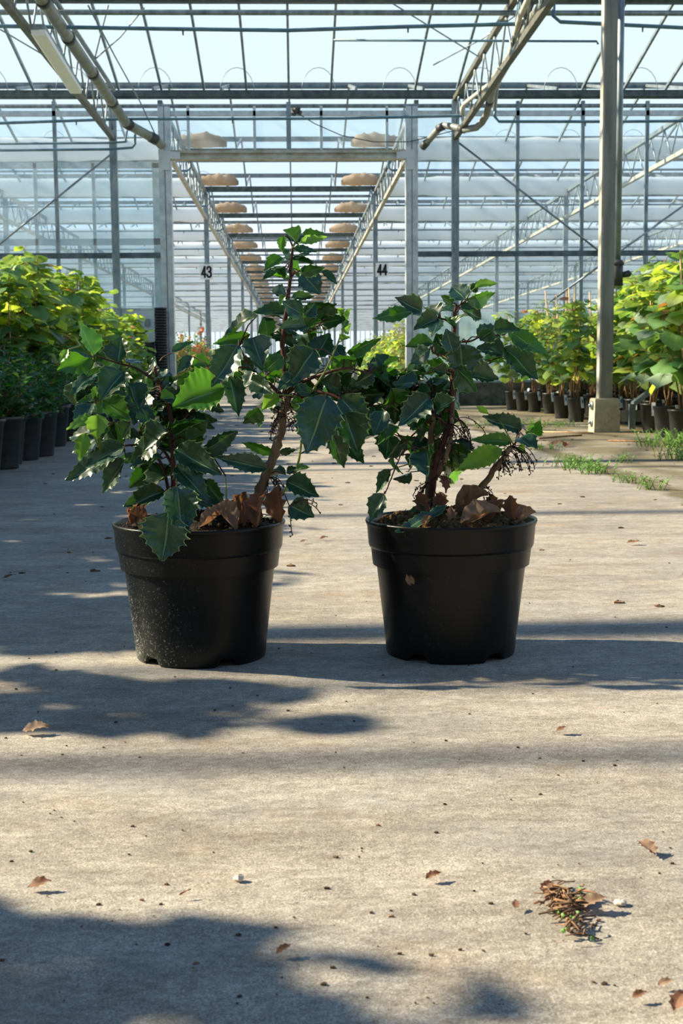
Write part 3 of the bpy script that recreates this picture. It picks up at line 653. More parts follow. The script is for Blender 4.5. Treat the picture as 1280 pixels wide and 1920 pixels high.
def small_leaf(mb, c_, a, N, L, wd, mi=0):
    a = Vector(a).normalized(); N = Vector(N); N = (N-a*N.dot(a)).normalized(); S = a.cross(N)
    vs = [c_, c_+a*L*.35+S*wd/2+N*.1*L, c_+a*L*.35-N*.02*L, c_+a*L*.35-S*wd/2+N*.1*L, c_+a*L*.7+S*wd*.36+N*.04*L, c_+a*L*.7-N*.05*L, c_+a*L*.7-S*wd*.36+N*.04*L, c_+a*L-N*.16*L]
    mb.add(vs, [(0,2,1), (0,3,2), (1,2,5,4), (2,3,6,5), (4,5,7), (5,6,7)], [(.5,0),(1,.35),(.5,.35),(0,.35),(.85,.7),(.5,.7),(.15,.7),(.5,1)], mi, True)

# ------------------------------------------------------------------ the two hero shrubs
D = 2.29; PX = D/F*1.005
def hero_pot(cx, y, mat, rot, notch):
    g = MB()
    prof = [(.000, .010), (.085, .010), (.104, .004), (.1125, 0), (.1145, .004), (.1165, .03), (.1345, .186), (.1352, .190), (.1435, .191), (.1455, .196), (.1480, .228), (.1500, .233), (.1512, .2365), (.1505, .2395), (.1480, .2395), (.1455, .236), (.1425, .20), (.138, .16)]
    def zf(t_, k_):
        if k_ > 4 or k_ < 2: return 0
        d_ = min(abs((t_-a+math.pi) % (2*math.pi)-math.pi) for a in notch)
        return .013*max(0, min(1, (.17-d_)/.05))
    def rf(t_, z_): return 1+(.006*math.sin(3*t_+rot) + .004*math.sin(2*t_+1))*(z_/.24)
    g.lathe(prof, 120, zfun=zf, rfun=rf)
    return g
BR = {}
def hero(name, cx_px, label, mat, stems, leaves, rot, notch, seed, soilm, fill):
    rs = random.Random(seed)
    c_ = P(cx_px, 1100, D); root = empty(name, (c_.x, D, 0), label, 'potted shrub')
    g = hero_pot(0, 0, mat, rot, notch); part('pot', g.mesh('pot', [mat]), root)
    # soil mound
    g = MB(); vs = []; n_ = 26; seg = 60
    for i in range(n_+1):
        for j in range(seg):
            r_ = .1435*i/n_; t_ = 2*math.pi*j/seg; vs.append((r_*math.cos(t_), r_*math.sin(t_), .226+.026*(1-(i/n_)**2)+rs.uniform(-.004, .004)+.006*math.sin(5*t_+i*.4)*math.sin(i*.3)))
    g.add(vs, [(i*seg+j, i*seg+(j+1) % seg, (i+1)*seg+(j+1) % seg, (i+1)*seg+j) for i in range(n_) for j in range(seg)], smooth=False)
    for _ in range(420):
        r_ = .14*math.sqrt(rs.random()); t_ = rs.uniform(0, 6.28); q = Vector((r_*math.cos(t_), r_*math.sin(t_), .252-.026*(r_/.14)**2+rs.uniform(0, .005)))
        if rs.random() < .5: g.ball(q, rs.uniform(.0015, .005), jit=.3)
        else:
            d_ = Vector((rs.uniform(-1, 1), rs.uniform(-1, 1), rs.uniform(-.1, .5)))*rs.uniform(.006, .018); g.tube([q, q+d_*.5+Vector((0, 0, .002)), q+d_], .0007, 3)
    part('soil', g.mesh('soil', [soilm]), root)
    samples = []
    o3 = Vector((c_.x, D, 0))
    for (pl, rb, rt, mt) in stems:
        pts = [P(a, b_, D+dy)-o3 for a, b_, dy in pl]
        # catmull-rom
        sm_ = []
        for i in range(len(pts)-1):
            p0 = pts[max(i-1, 0)]; p1 = pts[i]; p2 = pts[i+1]; p3 = pts[min(i+2, len(pts)-1)]
            for s_ in range(6):
                t_ = s_/6; sm_.append(.5*((2*p1)+(-p0+p2)*t_+(2*p0-5*p1+4*p2-p3)*t_*t_+(-p0+3*p1-3*p2+p3)*t_**3))
        sm_.append(pts[-1]); n_ = len(sm_)
        for i in range(n_): sm_[i] = sm_[i]+Vector((rs.uniform(-1, 1), rs.uniform(-1, 1), 0))*rt*.4
        rr = [rb+(rt-rb)*i/(n_-1) for i in range(n_)]
        rr = [q*(1.18 if (i % 5 == 2 and rb > .003) else 1) for i, q in enumerate(rr)]
        g = MB(); g.tube(sm_, rr, 8); part('stem', g.mesh('stem', [M[mt]]), root)
        samples += sm_[2:]
    fol = MB(); pet = MB(); mats = ['leaf', 'leaf_blue', 'leaf_young', 'leaf_mid']
    def put(bx, by, tx, ty, wpx, cl='d', roll=None, dyb=None, dyt=None):
        wm = wpx*PX*1.12
        if dyb is None: dyb = rs.uniform(-.07, .05)
        if dyt is None: dyt = dyb + rs.uniform(-.05, .03)
        b3 = P(bx, by, D+dyb)-o3; t3 = P(tx, ty, D+dyt)-o3
        L = (t3-b3).length
        if roll is None: roll = R(rs.uniform(15, 58))*rs.choice((1, 1, 1, -1))
        toc = Vector((0, -1, .22)); a = (t3-b3).normalized(); N0 = (toc-a*toc.dot(a)).normalized(); S0 = a.cross(N0)
        up = 1 if S0.z > 0 else -1          # roll tilts the blade's face towards the sky
        N = N0*math.cos(roll) + S0*up*math.sin(roll)
        wm /= max(.62, math.cos(roll))*.95
        wm = min(wm, L*.9)
        if cl == 'm' and rs.random() < .35: cl = 'd'
        mi = {'d': 0, 'b': 1, 'l': 2, 'm': 3}[cl]
        spiny_leaf(fol, b3, t3, wm, N, bend=rs.uniform(.04, .24), fold=rs.uniform(.15, .65), teeth=max(5, min(9, int(L/.0095))), mi=mi, rs=rs, curl=rs.uniform(-.05, .16), tooth=.10)
        k_ = min(samples, key=lambda q: (q-b3).length+max(0, q.z-b3.z)*.6)
        mid = (k_+b3)/2+Vector((0, 0, .15*(k_-b3).length)); pet.tube([k_, mid, b3, b3+(t3-b3)*.06], [.0014, .0012, .0010, .0008], 5, mi=1 if cl == 'l' else 0)
    for lf in leaves: put(*lf)
    for (x0, y0, x1, y1, cnt, cl) in fill:
        for _ in range(cnt):
            bx = rs.uniform(x0, x1); by = rs.uniform(y0, y1); an = rs.uniform(0, 6.28); l_ = rs.uniform(34, 62)
            put(bx, by, bx+math.cos(an)*l_, by+math.sin(an)*l_*.7, l_*rs.uniform(.38, .5), cl if rs.random() < .8 else 'm', None, rs.uniform(.0, .12), rs.uniform(.0, .14))
    part('foliage', fol.mesh('foliage', [M[q] for q in mats]), root)
    tag(part('leaf_stalks', pet.mesh('leaf_stalks', [M['twig'], M['twig_green']]), root), kind='stuff')
    return root, o3, rs
def raceme(root, o3, rs, strands):
    for (px, py, dy, n_, spread, ln, dirx) in strands:
        g = MB(); q = P(px, py, D+dy)-o3
        for _ in range(n_):
            an = rs.uniform(-1, 1)*spread; d_ = Vector((math.sin(an)+dirx, rs.uniform(-.6, .4), rs.uniform(-.6, .5))).normalized()
            pts = [q.copy()]; p_ = q.copy(); L = ln*rs.uniform(.6, 1.1)
            for i in range(9):
                d_ = (d_+Vector((rs.uniform(-.18, .18), rs.uniform(-.18, .18), -.24))).normalized(); p_ = p_+d_*L/9; pts.append(p_.copy())
                if i > 1:
                    s_ = Vector((rs.uniform(-1, 1), rs.uniform(-1, 1), rs.uniform(-1, 1))).normalized()*.0045
                    g.tube([p_, p_+s_], .0005, 3); g.ball(p_+s_, rs.uniform(.0010, .0019), seg=5, ring=3)
            g.tube(pts, .0008, 4)
        part('dried_flower_stalk', g.mesh('dried_flower_stalk', [M['stalk']]), root)

L1 = [ # base x,y  tip x,y  width  tone
(177,665,159,599,27,'m'),(178,667,110,694,32,'m'),(172,668,128,645,16,'b'),(128,655,111,680,12,'l',.3,-.08,-.09),(222,680,226,630,36,'m',.25),(237,680,268,670,18,'b'),
(232,698,187,740,44,'d',.25),(182,698,128,728,18,'b'),(140,715,133,763,18,'m'),(195,690,160,700,12,'m'),(185,728,170,748,15,'l'),(192,750,244,788,32,'m',.3),
(272,742,248,786,38,'b',.3),(235,742,190,738,20,'b'),(288,728,256,724,32,'m',.3),(322,703,278,712,28,'b'),(300,692,280,672,20,'b'),(322,662,362,638,13,'m'),
(395,684,348,682,21,'m'),(420,728,323,757,56,'m',.15,-.10,-.12),(447,648,394,722,40,'b',.2,-.1,-.12),(430,705,450,772,30,'d',.3),(345,775,401,793,21,'d'),(325,815,382,800,36,'d'),
(350,825,382,812,20,'m'),(380,845,448,818,22,'b'),(328,843,411,880,36,'d',.3,-.05,-.1),(322,838,288,828,24,'m'),(300,822,238,862,32,'d'),(315,812,262,838,36,'d'),
(235,836,152,870,34,'b',.4),(215,852,120,897,32,'b',.4),(236,860,184,922,28,'b',.5),(176,757,136,795,20,'b',.6),(172,780,124,804,15,'l',.3,-.10,-.12),(182,777,182,822,29,'l',.1,-.11,-.12),
(216,795,182,828,18,'b',.7),(246,795,226,822,26,'m'),(185,822,132,845,24,'b',.7),(160,812,146,862,21,'l',.2,-.10,-.11),(160,775,170,797,10,'l',.3,-.1,-.11),(326,878,265,920,34,'d'),(282,873,242,915,26,'d'),
(330,873,388,935,36,'b',.3,-.06,-.1),(331,913,346,1003,44,'b',.25,-.14,-.185),(308,922,232,944,28,'d'),(318,962,299,1049,60,'b',.2,-.165,-.19),(385,900,420,955,28,'d'),(355,935,402,945,26,'b'),
(402,972,438,955,22,'b'),(262,818,236,822,15,'m'),(305,860,243,868,18,'b'),(296,760,262,790,26,'d'),(330,760,350,720,24,'d'),(285,700,316,735,24,'d'),(240,720,265,760,24,'d'),(300,790,340,760,22,'b'),(262,760,290,800,24,'b'),
(200,800,240,842,26,'d'),(356,700,385,738,24,'d'),(362,668,330,694,16,'b'),(300,748,345,742,26,'d',.3),(190,850,176,884,20,'m',.3)]
C1 = [
(555,457,533,431,24,'m'),(557,457,549,429,27,'m',.2),(562,456,614,441,15,'l'),(565,450,605,432,17,'m'),(550,465,593,470,13,'d'),(533,442,525,472,13,'m'),
(542,487,528,463,18,'b'),(547,487,588,485,15,'d'),(552,480,584,474,13,'d'),(530,484,495,505,22,'m'),(537,505,488,520,12,'d'),(535,500,512,512,14,'b'),(541,522,519,510,13,'m'),
(540,500,567,518,15,'m'),(562,512,607,502,15,'d'),(566,512,601,546,34,'b',.2,-.04,-.06),(604,508,632,530,12,'d'),(536,556,516,539,17,'b'),(536,556,522,572,15,'m'),(546,558,590,551,13,'d'),
(566,590,532,565,29,'b',.2),(566,585,630,572,20,'m'),(570,590,594,568,19,'b'),(577,613,607,577,28,'m',.3),(573,612,532,606,24,'b'),(535,585,478,578,24,'b'),(482,592,415,622,19,'d'),
(468,627,402,646,17,'m'),(495,594,508,645,30,'b',.3),(473,634,492,682,38,'b',.2,-.05,-.08),(608,575,641,584,11,'d'),(598,607,645,597,20,'m'),(640,598,647,613,13,'m'),(547,630,541,609,16,'m'),(548,628,563,626,7,'m'),
(590,672,618,622,36,'d',.2),(558,668,521,655,26,'d'),(590,655,545,712,46,'d',.2,-.07,-.09),(530,668,495,690,27,'m',.2),(585,680,616,681,20,'d'),(650,662,711,643,14,'m'),(667,680,620,676,20,'m'),
(614,690,657,704,30,'l',.2),(608,703,587,730,17,'b'),(480,690,450,722,19,'b'),(475,695,436,678,22,'d'),(523,740,490,766,22,'l',.1),(614,742,573,846,62,'b',.15,-.1,-.14),
(553,742,571,775,17,'m'),(645,775,673,848,46,'d',.2,-.09,-.11),(620,805,648,876,32,'d',.2,-.06,-.07),(638,745,690,797,46,'d',.2,-.07,-.09),(655,840,682,866,20,'d'),(720,812,673,822,20,'d'),
(552,735,600,728,23,'d'),(690,715,722,745,28,'d'),(572,790,588,790,16,'m'),(571,805,552,806,11,'l'),(500,880,418,850,25,'b',.3,-.04,-.08),(536,890,492,886,17,'b'),(537,903,596,926,31,'b',.2,-.06,-.08),
(542,948,586,964,33,'d',.2,-.1,-.12),(515,848,455,838,13,'m'),(523,846,558,848,11,'m'),(537,885,558,877,11,'b'),(553,885,580,874,9,'m'),(455,700,425,740,28,'d'),(470,712,505,735,24,'d'),
(500,700,470,668,24,'d'),(510,720,470,740,24,'d'),(540,700,575,735,30,'d'),(600,715,640,742,30,'d'),(690,682,732,716,24,'m'),(660,700,640,735,24,'d'),(680,735,650,762,26,'d'),(700,700,668,720,22,'m'),
(600,760,575,790,24,'d'),(620,650,648,668,20,'b'),(660,655,680,690,20,'d'),(560,700,520,730,26,'d',.3),(700,760,712,800,26,'d'),(640,640,654,628,12,'l'),(648,598,656,578,10,'l'),(641,590,634,578,10,'l'),(640,618,662,612,12,'l')]
L2 = [
(872,562,846,534,31,'b',.15),(873,560,933,552,20,'m'),(890,540,934,526,15,'l',.5),(878,538,900,529,11,'m'),(851,586,824,570,19,'m'),(848,568,833,560,10,'m'),(865,580,904,597,27,'d',.3),
(852,612,842,592,30,'m',.1),(862,577,892,572,11,'b'),(821,598,776,616,28,'b',.2),(822,592,795,570,28,'d'),(790,585,745,556,27,'b',.2),(775,582,702,588,20,'m'),(798,592,776,586,13,'m'),
(849,662,838,616,26,'b',.2),(842,665,812,625,28,'d'),(812,645,760,648,20,'m'),(805,655,766,680,28,'b',.3),(862,645,870,712,46,'d',.15,-.05,-.06),(872,705,936,703,32,'b',.4),(893,632,950,603,28,'d',.4),
(925,622,972,612,26,'d',.4),(952,622,1028,662,28,'m',.2,-.05,-.08),(925,618,898,640,22,'b'),(945,665,893,650,32,'b',.3),(945,652,1010,706,40,'d',.2,-.05,-.08),(985,690,1008,712,24,'m'),(905,672,942,670,15,'m'),
(842,715,800,708,21,'d'),(806,742,838,717,15,'b'),(842,728,874,738,23,'b',.4),(783,718,735,716,25,'d'),(733,728,746,766,36,'m',.15),(808,735,766,752,21,'d'),(806,745,750,790,38,'b',.2,-.06,-.09),
(745,738,738,798,34,'d',.2),(862,790,795,782,32,'d',.5),(800,808,786,828,20,'d'),(808,828,770,845,20,'b'),(802,845,795,885,28,'d'),(780,858,762,880,20,'b'),(850,827,893,845,13,'b'),
(730,815,722,858,33,'d',.2),(745,800,708,826,20,'m'),(762,825,735,860,18,'b'),(728,865,760,885,20,'m'),(734,880,700,922,17,'b',.5),(770,885,740,902,13,'b'),(720,925,690,978,28,'b',.4,-.12,-.125),
(815,965,742,982,15,'b',.7,-.10,-.13),(805,968,838,945,15,'b',.6,-.1,-.1),(800,962,765,955,13,'d',.7,-.05,-.05),(957,830,892,818,20,'m',.3),(940,842,858,878,30,'l',.2,-.03,-.06),(975,808,916,776,26,'b',.3),
(915,776,892,760,9,'l'),(970,822,1008,833,19,'m'),(972,798,992,810,11,'d'),(993,813,1013,798,15,'m'),(968,842,985,848,13,'l'),(820,770,850,745,24,'d'),(800,775,770,800,22,'d'),(840,800,812,826,22,'d'),
(830,840,812,868,18,'m'),(826,770,790,760,24,'d'),(720,770,700,812,26,'d'),(858,690,890,735,26,'d'),(835,700,812,690,20,'d'),(770,735,742,742,22,'m'),(800,700,775,690,18,'b')]
ST1 = [([(330,985,.02),(326,900,0),(322,830,0),(318,770,.01),(300,720,.01),(290,690,.01)], .0055, .0028, 'twig'),
       ([(318,985,.0),(312,900,.02),(290,850,.02),(240,800,.01),(200,745,.0),(175,670,0)], .0035, .0014, 'twig'),
       ([(326,880,0),(300,840,0),(240,835,0),(190,850,-.02)], .003, .0012, 'twig'),
       ([(322,830,0),(350,780,.02),(400,720,0),(430,690,0)], .003, .0014, 'twig'),
       ([(300,720,.01),(255,690,0),(225,682,0),(182,668,0)], .0025, .0012, 'twig'),
       ([(340,990,0),(345,950,-.04),(331,915,-.08)], .002, .001, 'twig'),
       ([(470,985,.01),(486,925,0),(505,875,0),(522,825,0),(532,770,0),(537,735,0)], .0098, .0070, 'bark'),
       ([(537,737,0),(532,690,0),(530,640,0),(536,590,0),(543,530,0),(546,490,0),(549,462,0)], .0052, .0022, 'twig'),
       ([(537,735,0),(575,712,0),(610,700,-.03),(650,690,-.04),(690,700,-.04)], .004, .0014, 'twig'),
       ([(535,750,0),(500,715,.0),(470,690,-.02),(448,648,-.04)], .004, .0012, 'twig'),
       ([(536,745,0),(590,735,-.02),(640,750,-.04),(660,790,-.06)], .004, .0014, 'twig'),
       ([(500,960,.0),(530,925,-.02),(556,880,-.02),(566,820,-.03),(572,760,-.04),(612,690,-.05),(640,625,-.06),(652,585,-.06)], .0026, .0012, 'twig_green'),
       ([(536,590,0),(560,600,0),(578,625,0),(590,665,0)], .0016, .001, 'twig'),
       ([(420,975,-.05),(424,935,-.05),(423,893,-.05)], .0014, .0009, 'twig_green')]
FIL1 = [(270,700,390,860,34,'d'), (470,690,590,770,22,'d'), (600,690,720,790,20,'d'), (170,690,260,860,14,'d'), (500,570,600,660,7,'d')]
h1, o1, rs1 = hero('potted_shrub', 375, 'left black pot with spiny dark-leaved shrub leaning right, tallest stem', M['pot'], ST1, L1+C1, .3, (-2.35, -1.1, .3, 1.6, 2.9), 11, M['soil'], FIL1)
raceme(h1, o1, rs1, [(545, 725, .0, 9, 1.2, .055, .1), (528, 775, .0, 6, .9, .05, -.3), (533, 780, -.01, 5, .9, .045, .5), (505, 895, 0, 7, 1.2, .04, .3), (540, 760, 0, 6, 1.2, .06, .3), (540, 955, -.12, 3, .3, .075, .15)])
ST2 = [([(807,965,.0),(812,900,0),(822,850,0),(842,800,0),(848,740,0),(850,680,0),(851,630,0),(853,590,0),(856,572,0)], .0070, .0026, 'twig'),
       ([(800,965,.01),(806,880,.02),(808,820,.02),(810,780,.02),(812,750,.02)], .0075, .0035, 'bark'),
       ([(815,900,0),(838,850,-.01),(846,810,-.01),(845,770,0)], .0045, .0030, 'bark'),
       ([(870,962,.0),(895,925,-.01),(930,875,-.01),(958,838,-.01)], .0062, .0046, 'bark'),
       ([(850,640,0),(880,640,-.01),(905,630,-.02),(945,628,-.04)], .0022, .001, 'twig'),
       ([(850,680,0),(890,690,0),(915,677,-.02),(945,668,-.03)], .0018, .001, 'twig'),
       ([(852,612,0),(835,600,0),(818,595,0),(785,585,-.02)], .002, .001, 'twig'),
       ([(850,660,0),(842,668,0),(810,660,0)], .0015, .001, 'twig'),
       ([(842,800,0),(815,780,-.02),(780,772,-.03),(740,755,-.04)], .0028, .001, 'twig'),
       ([(788,802,-.02),(762,830,-.05),(740,880,-.08),(722,925,-.10)], .0016, .001, 'twig'),
       ([(812,880,0),(790,860,-.02),(765,830,-.03),(735,812,-.04)], .0022, .001, 'twig'),
       ([(958,838,0),(975,822,-.01),(993,812,-.02)], .0018, .001, 'twig'),
       ([(878,560,0),(858,575,0)], .0016, .0014, 'twig'),
       ([(852,745,.0),(860,700,0),(875,640,0)], .0015, .0012, 'twig')]
FIL2 = [(780,690,860,800,22,'d'), (715,700,800,800,16,'d'), (790,800,850,870,10,'d'), (800,590,880,700,6,'d')]
h2, o2, rs2 = hero('potted_shrub', 844, 'right black pot with spiny dark-leaved shrub and bent bare side branch', M['pot_clean'], ST2, L2, 1.9, (-2.2, -.95, .4, 1.5, 2.9), 23, M['peat'], FIL2)
raceme(h2, o2, rs2, [(845, 795, -.01, 9, 1.3, .06, .2), (858, 785, -.02, 6, .8, .07, .7), (815, 770, -.01, 8, 1.2, .04, 0), (955, 845, -.01, 14, 1.4, .05, .1), (960, 838, -.01, 7, .6, .06, .9), (938, 862, -.01, 7, .9, .04, .4), (806, 905, -.01, 7, 1.2, .04, -.4), (900, 918, -.01, 4, .7, .025, .6), (866, 955, -.03, 3, .6, .03, -.3), (835, 830, 0, 7, .9, .05, .3)])
# pieces stuck on the pots
g = MB()
for (a, b_) in (((762,1076),(769,1100)), ((769,1078),(776,1098))):
    p_ = P(a[0], a[1], D-.129); q = P(b_[0], b_[1], D-.124); small_leaf(g, p_, q-p_, Vector((-.3, -1, .2)), (q-p_).length, .009)
tag(g.build('leaf_scrap', M['dry_pale']), 'tiny pale scrap stuck to the front of the right pot', 'leaf scrap')

# dead leaves lying on the soil
def dead_leaf(px, py, dy, ang, L, tilt, label, mt='dry', z=None, gp=None, name='dry_leaf', width=.5, curl=.5, bend=.5):
    p_ = P(px, py, D+dy) if z is None else G(px, py, z)
    g = MB(); d_ = Vector((math.cos(ang)*math.cos(tilt), math.sin(ang)*math.cos(tilt), math.sin(tilt)))
    fl_ = .35 if z is not None else 1.0
    N = Vector((.25*math.sin(ang*3+px), -.22, 1)); rq = random.Random(px*7+py)
    if z is None: L *= .72
    else: L *= .85
    spiny_leaf(g, -d_*L*.4, d_*L*.6, L*width, N, bend=-bend*rq.uniform(.3, 1), fold=rq.uniform(.5, .9)*fl_, teeth=4, curl=curl*rq.uniform(-1.2, .6)*fl_, tooth=.22)
    o_ = g.build(name, M[mt], loc=p_); return tag(o_, label, 'dead leaf' if name == 'dry_leaf' else 'chip', gp)
GL = 'dead leaves on the soil of the left pot'; GR = 'dead leaves on the soil of the right pot'
DLF = [(240,972,-.05,2.2,.05,.9,'curled brown dead leaf at the far left inside the left pot','dry'), (256,967,-.05,1.2,.05,1.1,'pale orange dead leaf folded upright in the left pot','dry_pale'),
 (268,966,-.04,.5,.06,.8,'bright-edged dead leaf under the low green leaf, left pot','dry_pale'), (262,980,-.09,3.0,.05,.2,'flat brown dead leaf near the left pot rim','dry'),
 (395,984,-.10,.3,.07,.2,'grey brown dead leaf at the front middle of the left pot','dry_pale'), (424,982,-.11,2.6,.08,.5,'broad pale dead leaf leaning at the front rim of the left pot','dry_pale'),
 (455,965,-.06,1.3,.09,1.1,'upright red brown dead leaf by the thick stem, left pot','dry'), (492,965,-.09,.9,.09,.9,'tall curled red brown dead leaf right of the thick stem','dry'),
 (527,955,-.07,1.6,.085,1.2,'red brown dead leaf standing at the right rim of the left pot','dry'), (472,975,-.08,2.4,.06,.6,'dark brown dead leaf wedged before the thick stem','dry'), (440,968,-.03,.2,.07,.7,'dark red dead leaf behind the front leaves in the left pot','dry')]
for a in DLF: dead_leaf(*a[:3], ang=a[3], L=a[4], tilt=a[5], label=a[6], mt=a[7], gp=GL)
DRF = [(790,950,-.04,1.8,.06,1.0,'brown dead leaf upright left of the stem base, right pot','dry'), (820,955,-.04,1.3,.06,.9,'curled brown dead leaf at the stem base of the right pot','dry'),
 (880,962,-.03,.1,.09,.25,'grey brown dead leaf lying flat behind the biggest one, right pot','dry_pale'), (893,980,-.10,.05,.10,.15,'largest pale dead leaf flat at the front of the right pot','dry_pale'),
 (915,955,-.02,1.2,.06,.9,'pointed dead leaf rising in the middle of the right pot','dry'), (962,962,-.04,1.5,.065,1.0,'dark curled dead leaf upright near the right rim','dry'),
 (940,965,-.02,.6,.05,.7,'small jagged dead leaf left of the dark curled one','dry'), (848,968,-.08,1.7,.04,1.1,'narrow pale dead leaf standing before the stem','dry_pale'), (985,975,-.08,.2,.05,.3,'pinkish dead leaf tucked at the right rim','dry_pale'), (925,975,-.06,.4,.06,.3,'brown dead leaf right of the largest pale one','dry'),
 (800,985,-.12,.4,.03,.3,'small pale dead leaf at the front rim of the right pot','dry_pale'), (828,905,-.02,-1.3,.05,-1.2,'brown curled dead leaf hanging on the stem of the right shrub','dry')]
for a in DRF: dead_leaf(*a[:3], ang=a[3], L=a[4], tilt=a[5], label=a[6], mt=a[7], gp=GR)

# ------------------------------------------------------------------ debris on the concrete
def flat_leaf(px, py, ang, L, label, mt='dry', name='dry_leaf', width=.45, tilt=.12):
    o_ = dead_leaf(px, py, 0, ang, L, tilt, label, mt, z=.006, gp='dry bits on the concrete', name=name, width=width, curl=.25, bend=.2); return o_
flat_leaf(62, 1370, .0, .045, 'thin grey brown dead leaf on the concrete at the left edge', 'dry_pale', tilt=.0)
flat_leaf(15, 1083, .0, .04, 'dark flat dead leaf on the floor at the left edge level with the pots')
flat_leaf(1052, 1369, .2, .024, 'small dark curled leaf on the concrete below the right pot')
flat_leaf(1214, 1594, 2.1, .032, 'pinkish brown bark flake at the right edge of the floor', 'dry_pale', 'bark_chip', .5)
flat_leaf(810, 1643, .4, .022, 'small reddish curled leaf below and between the pots', 'dry')
flat_leaf(70, 1660, .1, .028, 'reddish brown dead leaf on the floor at the lower left')
flat_leaf(1105, 1698, .1, .036, 'tan bark flake at the right end of the debris heap', 'dry_pale', 'bark_chip', .45)
flat_leaf(966, 1697, 1.4, .016, 'tiny brown chip standing left of the debris heap', 'dry', 'bark_chip')
flat_leaf(1025, 1668, 1.1, .026, 'dark curled leaf at the upper left of the debris heap')
flat_leaf(1196, 1867, .3, .016, 'small brown chip near the bottom right corner', 'dry', 'bark_chip')
flat_leaf(1245, 1843, .3, .018, 'grey flake near the bottom right corner', 'dry_pale', 'bark_chip')
flat_leaf(1270, 1883, .9, .028, 'dark lump of leaf in the bottom right corner', 'dry')
flat_leaf(345, 1675, .5, .016, 'thin brown stick flake on the lower left floor', 'dry', 'bark_chip', .2)
flat_leaf(530, 1783, .5, .020, 'brown crumb of bark on the lower middle floor', 'dry', 'bark_chip')
flat_leaf(1185, 1018, .1, .05, 'pale dead leaf on the sunlit floor right of the right pot', 'dry_pale', tilt=.0)
flat_leaf(568, 1016, .3, .03, 'small tan dead leaf on the floor between the pots', 'dry_pale')
flat_leaf(605, 1010, .1, .03, 'dark dead leaf on the floor between the pots, behind', 'dry')
flat_leaf(135, 835+65, .1, .05, 'dark leaf on the shaded floor near the left pot row', 'dry')
g = MB(); p_ = G(447, 1646, .004); g.ball(p_, .0045, jit=.2, sq=(1.2, 1, .8), seg=8, ring=6); tag(g.build('pebble', M['pebble']), 'tiny white pebble on the lower left floor', 'pebble')
g = MB(); p_ = G(1162, 1692, .003); g.ball(p_, .005, jit=.2, sq=(1.3, 1, .6), seg=8, ring=6); tag(g.build('pebble', M['pebble']), 'pale pebble right of the debris heap', 'pebble')
# twiggy debris heap
g = MB(); rs = random.Random(5)
for _ in range(150):
    cx_, cy_ = rs.choice(((1040, 1675), (1070, 1688), (1075, 1725), (1060, 1700), (1085, 1740), (1055, 1690), (1095, 1680)))
    q = G(cx_+rs.gauss(0, 14), cy_+rs.gauss(0, 9), .003+rs.random()*.006); d_ = Vector((rs.uniform(-1, 1), rs.uniform(-1, 1), rs.uniform(-.1, .2))).normalized()*rs.uniform(.004, .016)
    if rs.random() < .55: g.tube([q-d_, q+Vector((0, 0, .002)), q+d_], rs.uniform(.0005, .0014), 4, mi=rs.choice((0, 1)))
    else: g.ball(q, rs.uniform(.001, .0032), jit=.35, mi=rs.choice((0, 0, 1, 2)), seg=5, ring=4)
tag(g.build('debris_heap', [M['crumb'], M['chip'], M['grass']]), 'scattered twigs, moss and soil crumbs on the concrete, lower right', 'debris', kind='stuff')
# loose crumbs over the floor
g = MB()
for _ in range(330):
    px = rs.uniform(-60, 1340); py = 1000+900*rs.random()**1.0
    q = G(px, py, .001); s_ = .0005+.0017*rs.random()**2.5
    g.ball(q, s_, jit=.35, mi=rs.choice((0, 0, 0, 1)), sq=(1.5, 1, .7), seg=5, ring=3)
for _ in range(300):
    q = Vector((rs.uniform(-1.2, 2.4), rs.uniform(2.6, 15), .001)); g.ball(q, rs.uniform(.003, .010), jit=.35, mi=rs.choice((0, 0, 1)), sq=(1.6, 1, .5), seg=5, ring=3)
tag(g.build('floor_crumbs', [M['crumb'], M['chip']]), 'fine soil crumbs scattered over the concrete floor', 'crumbs', kind='stuff')

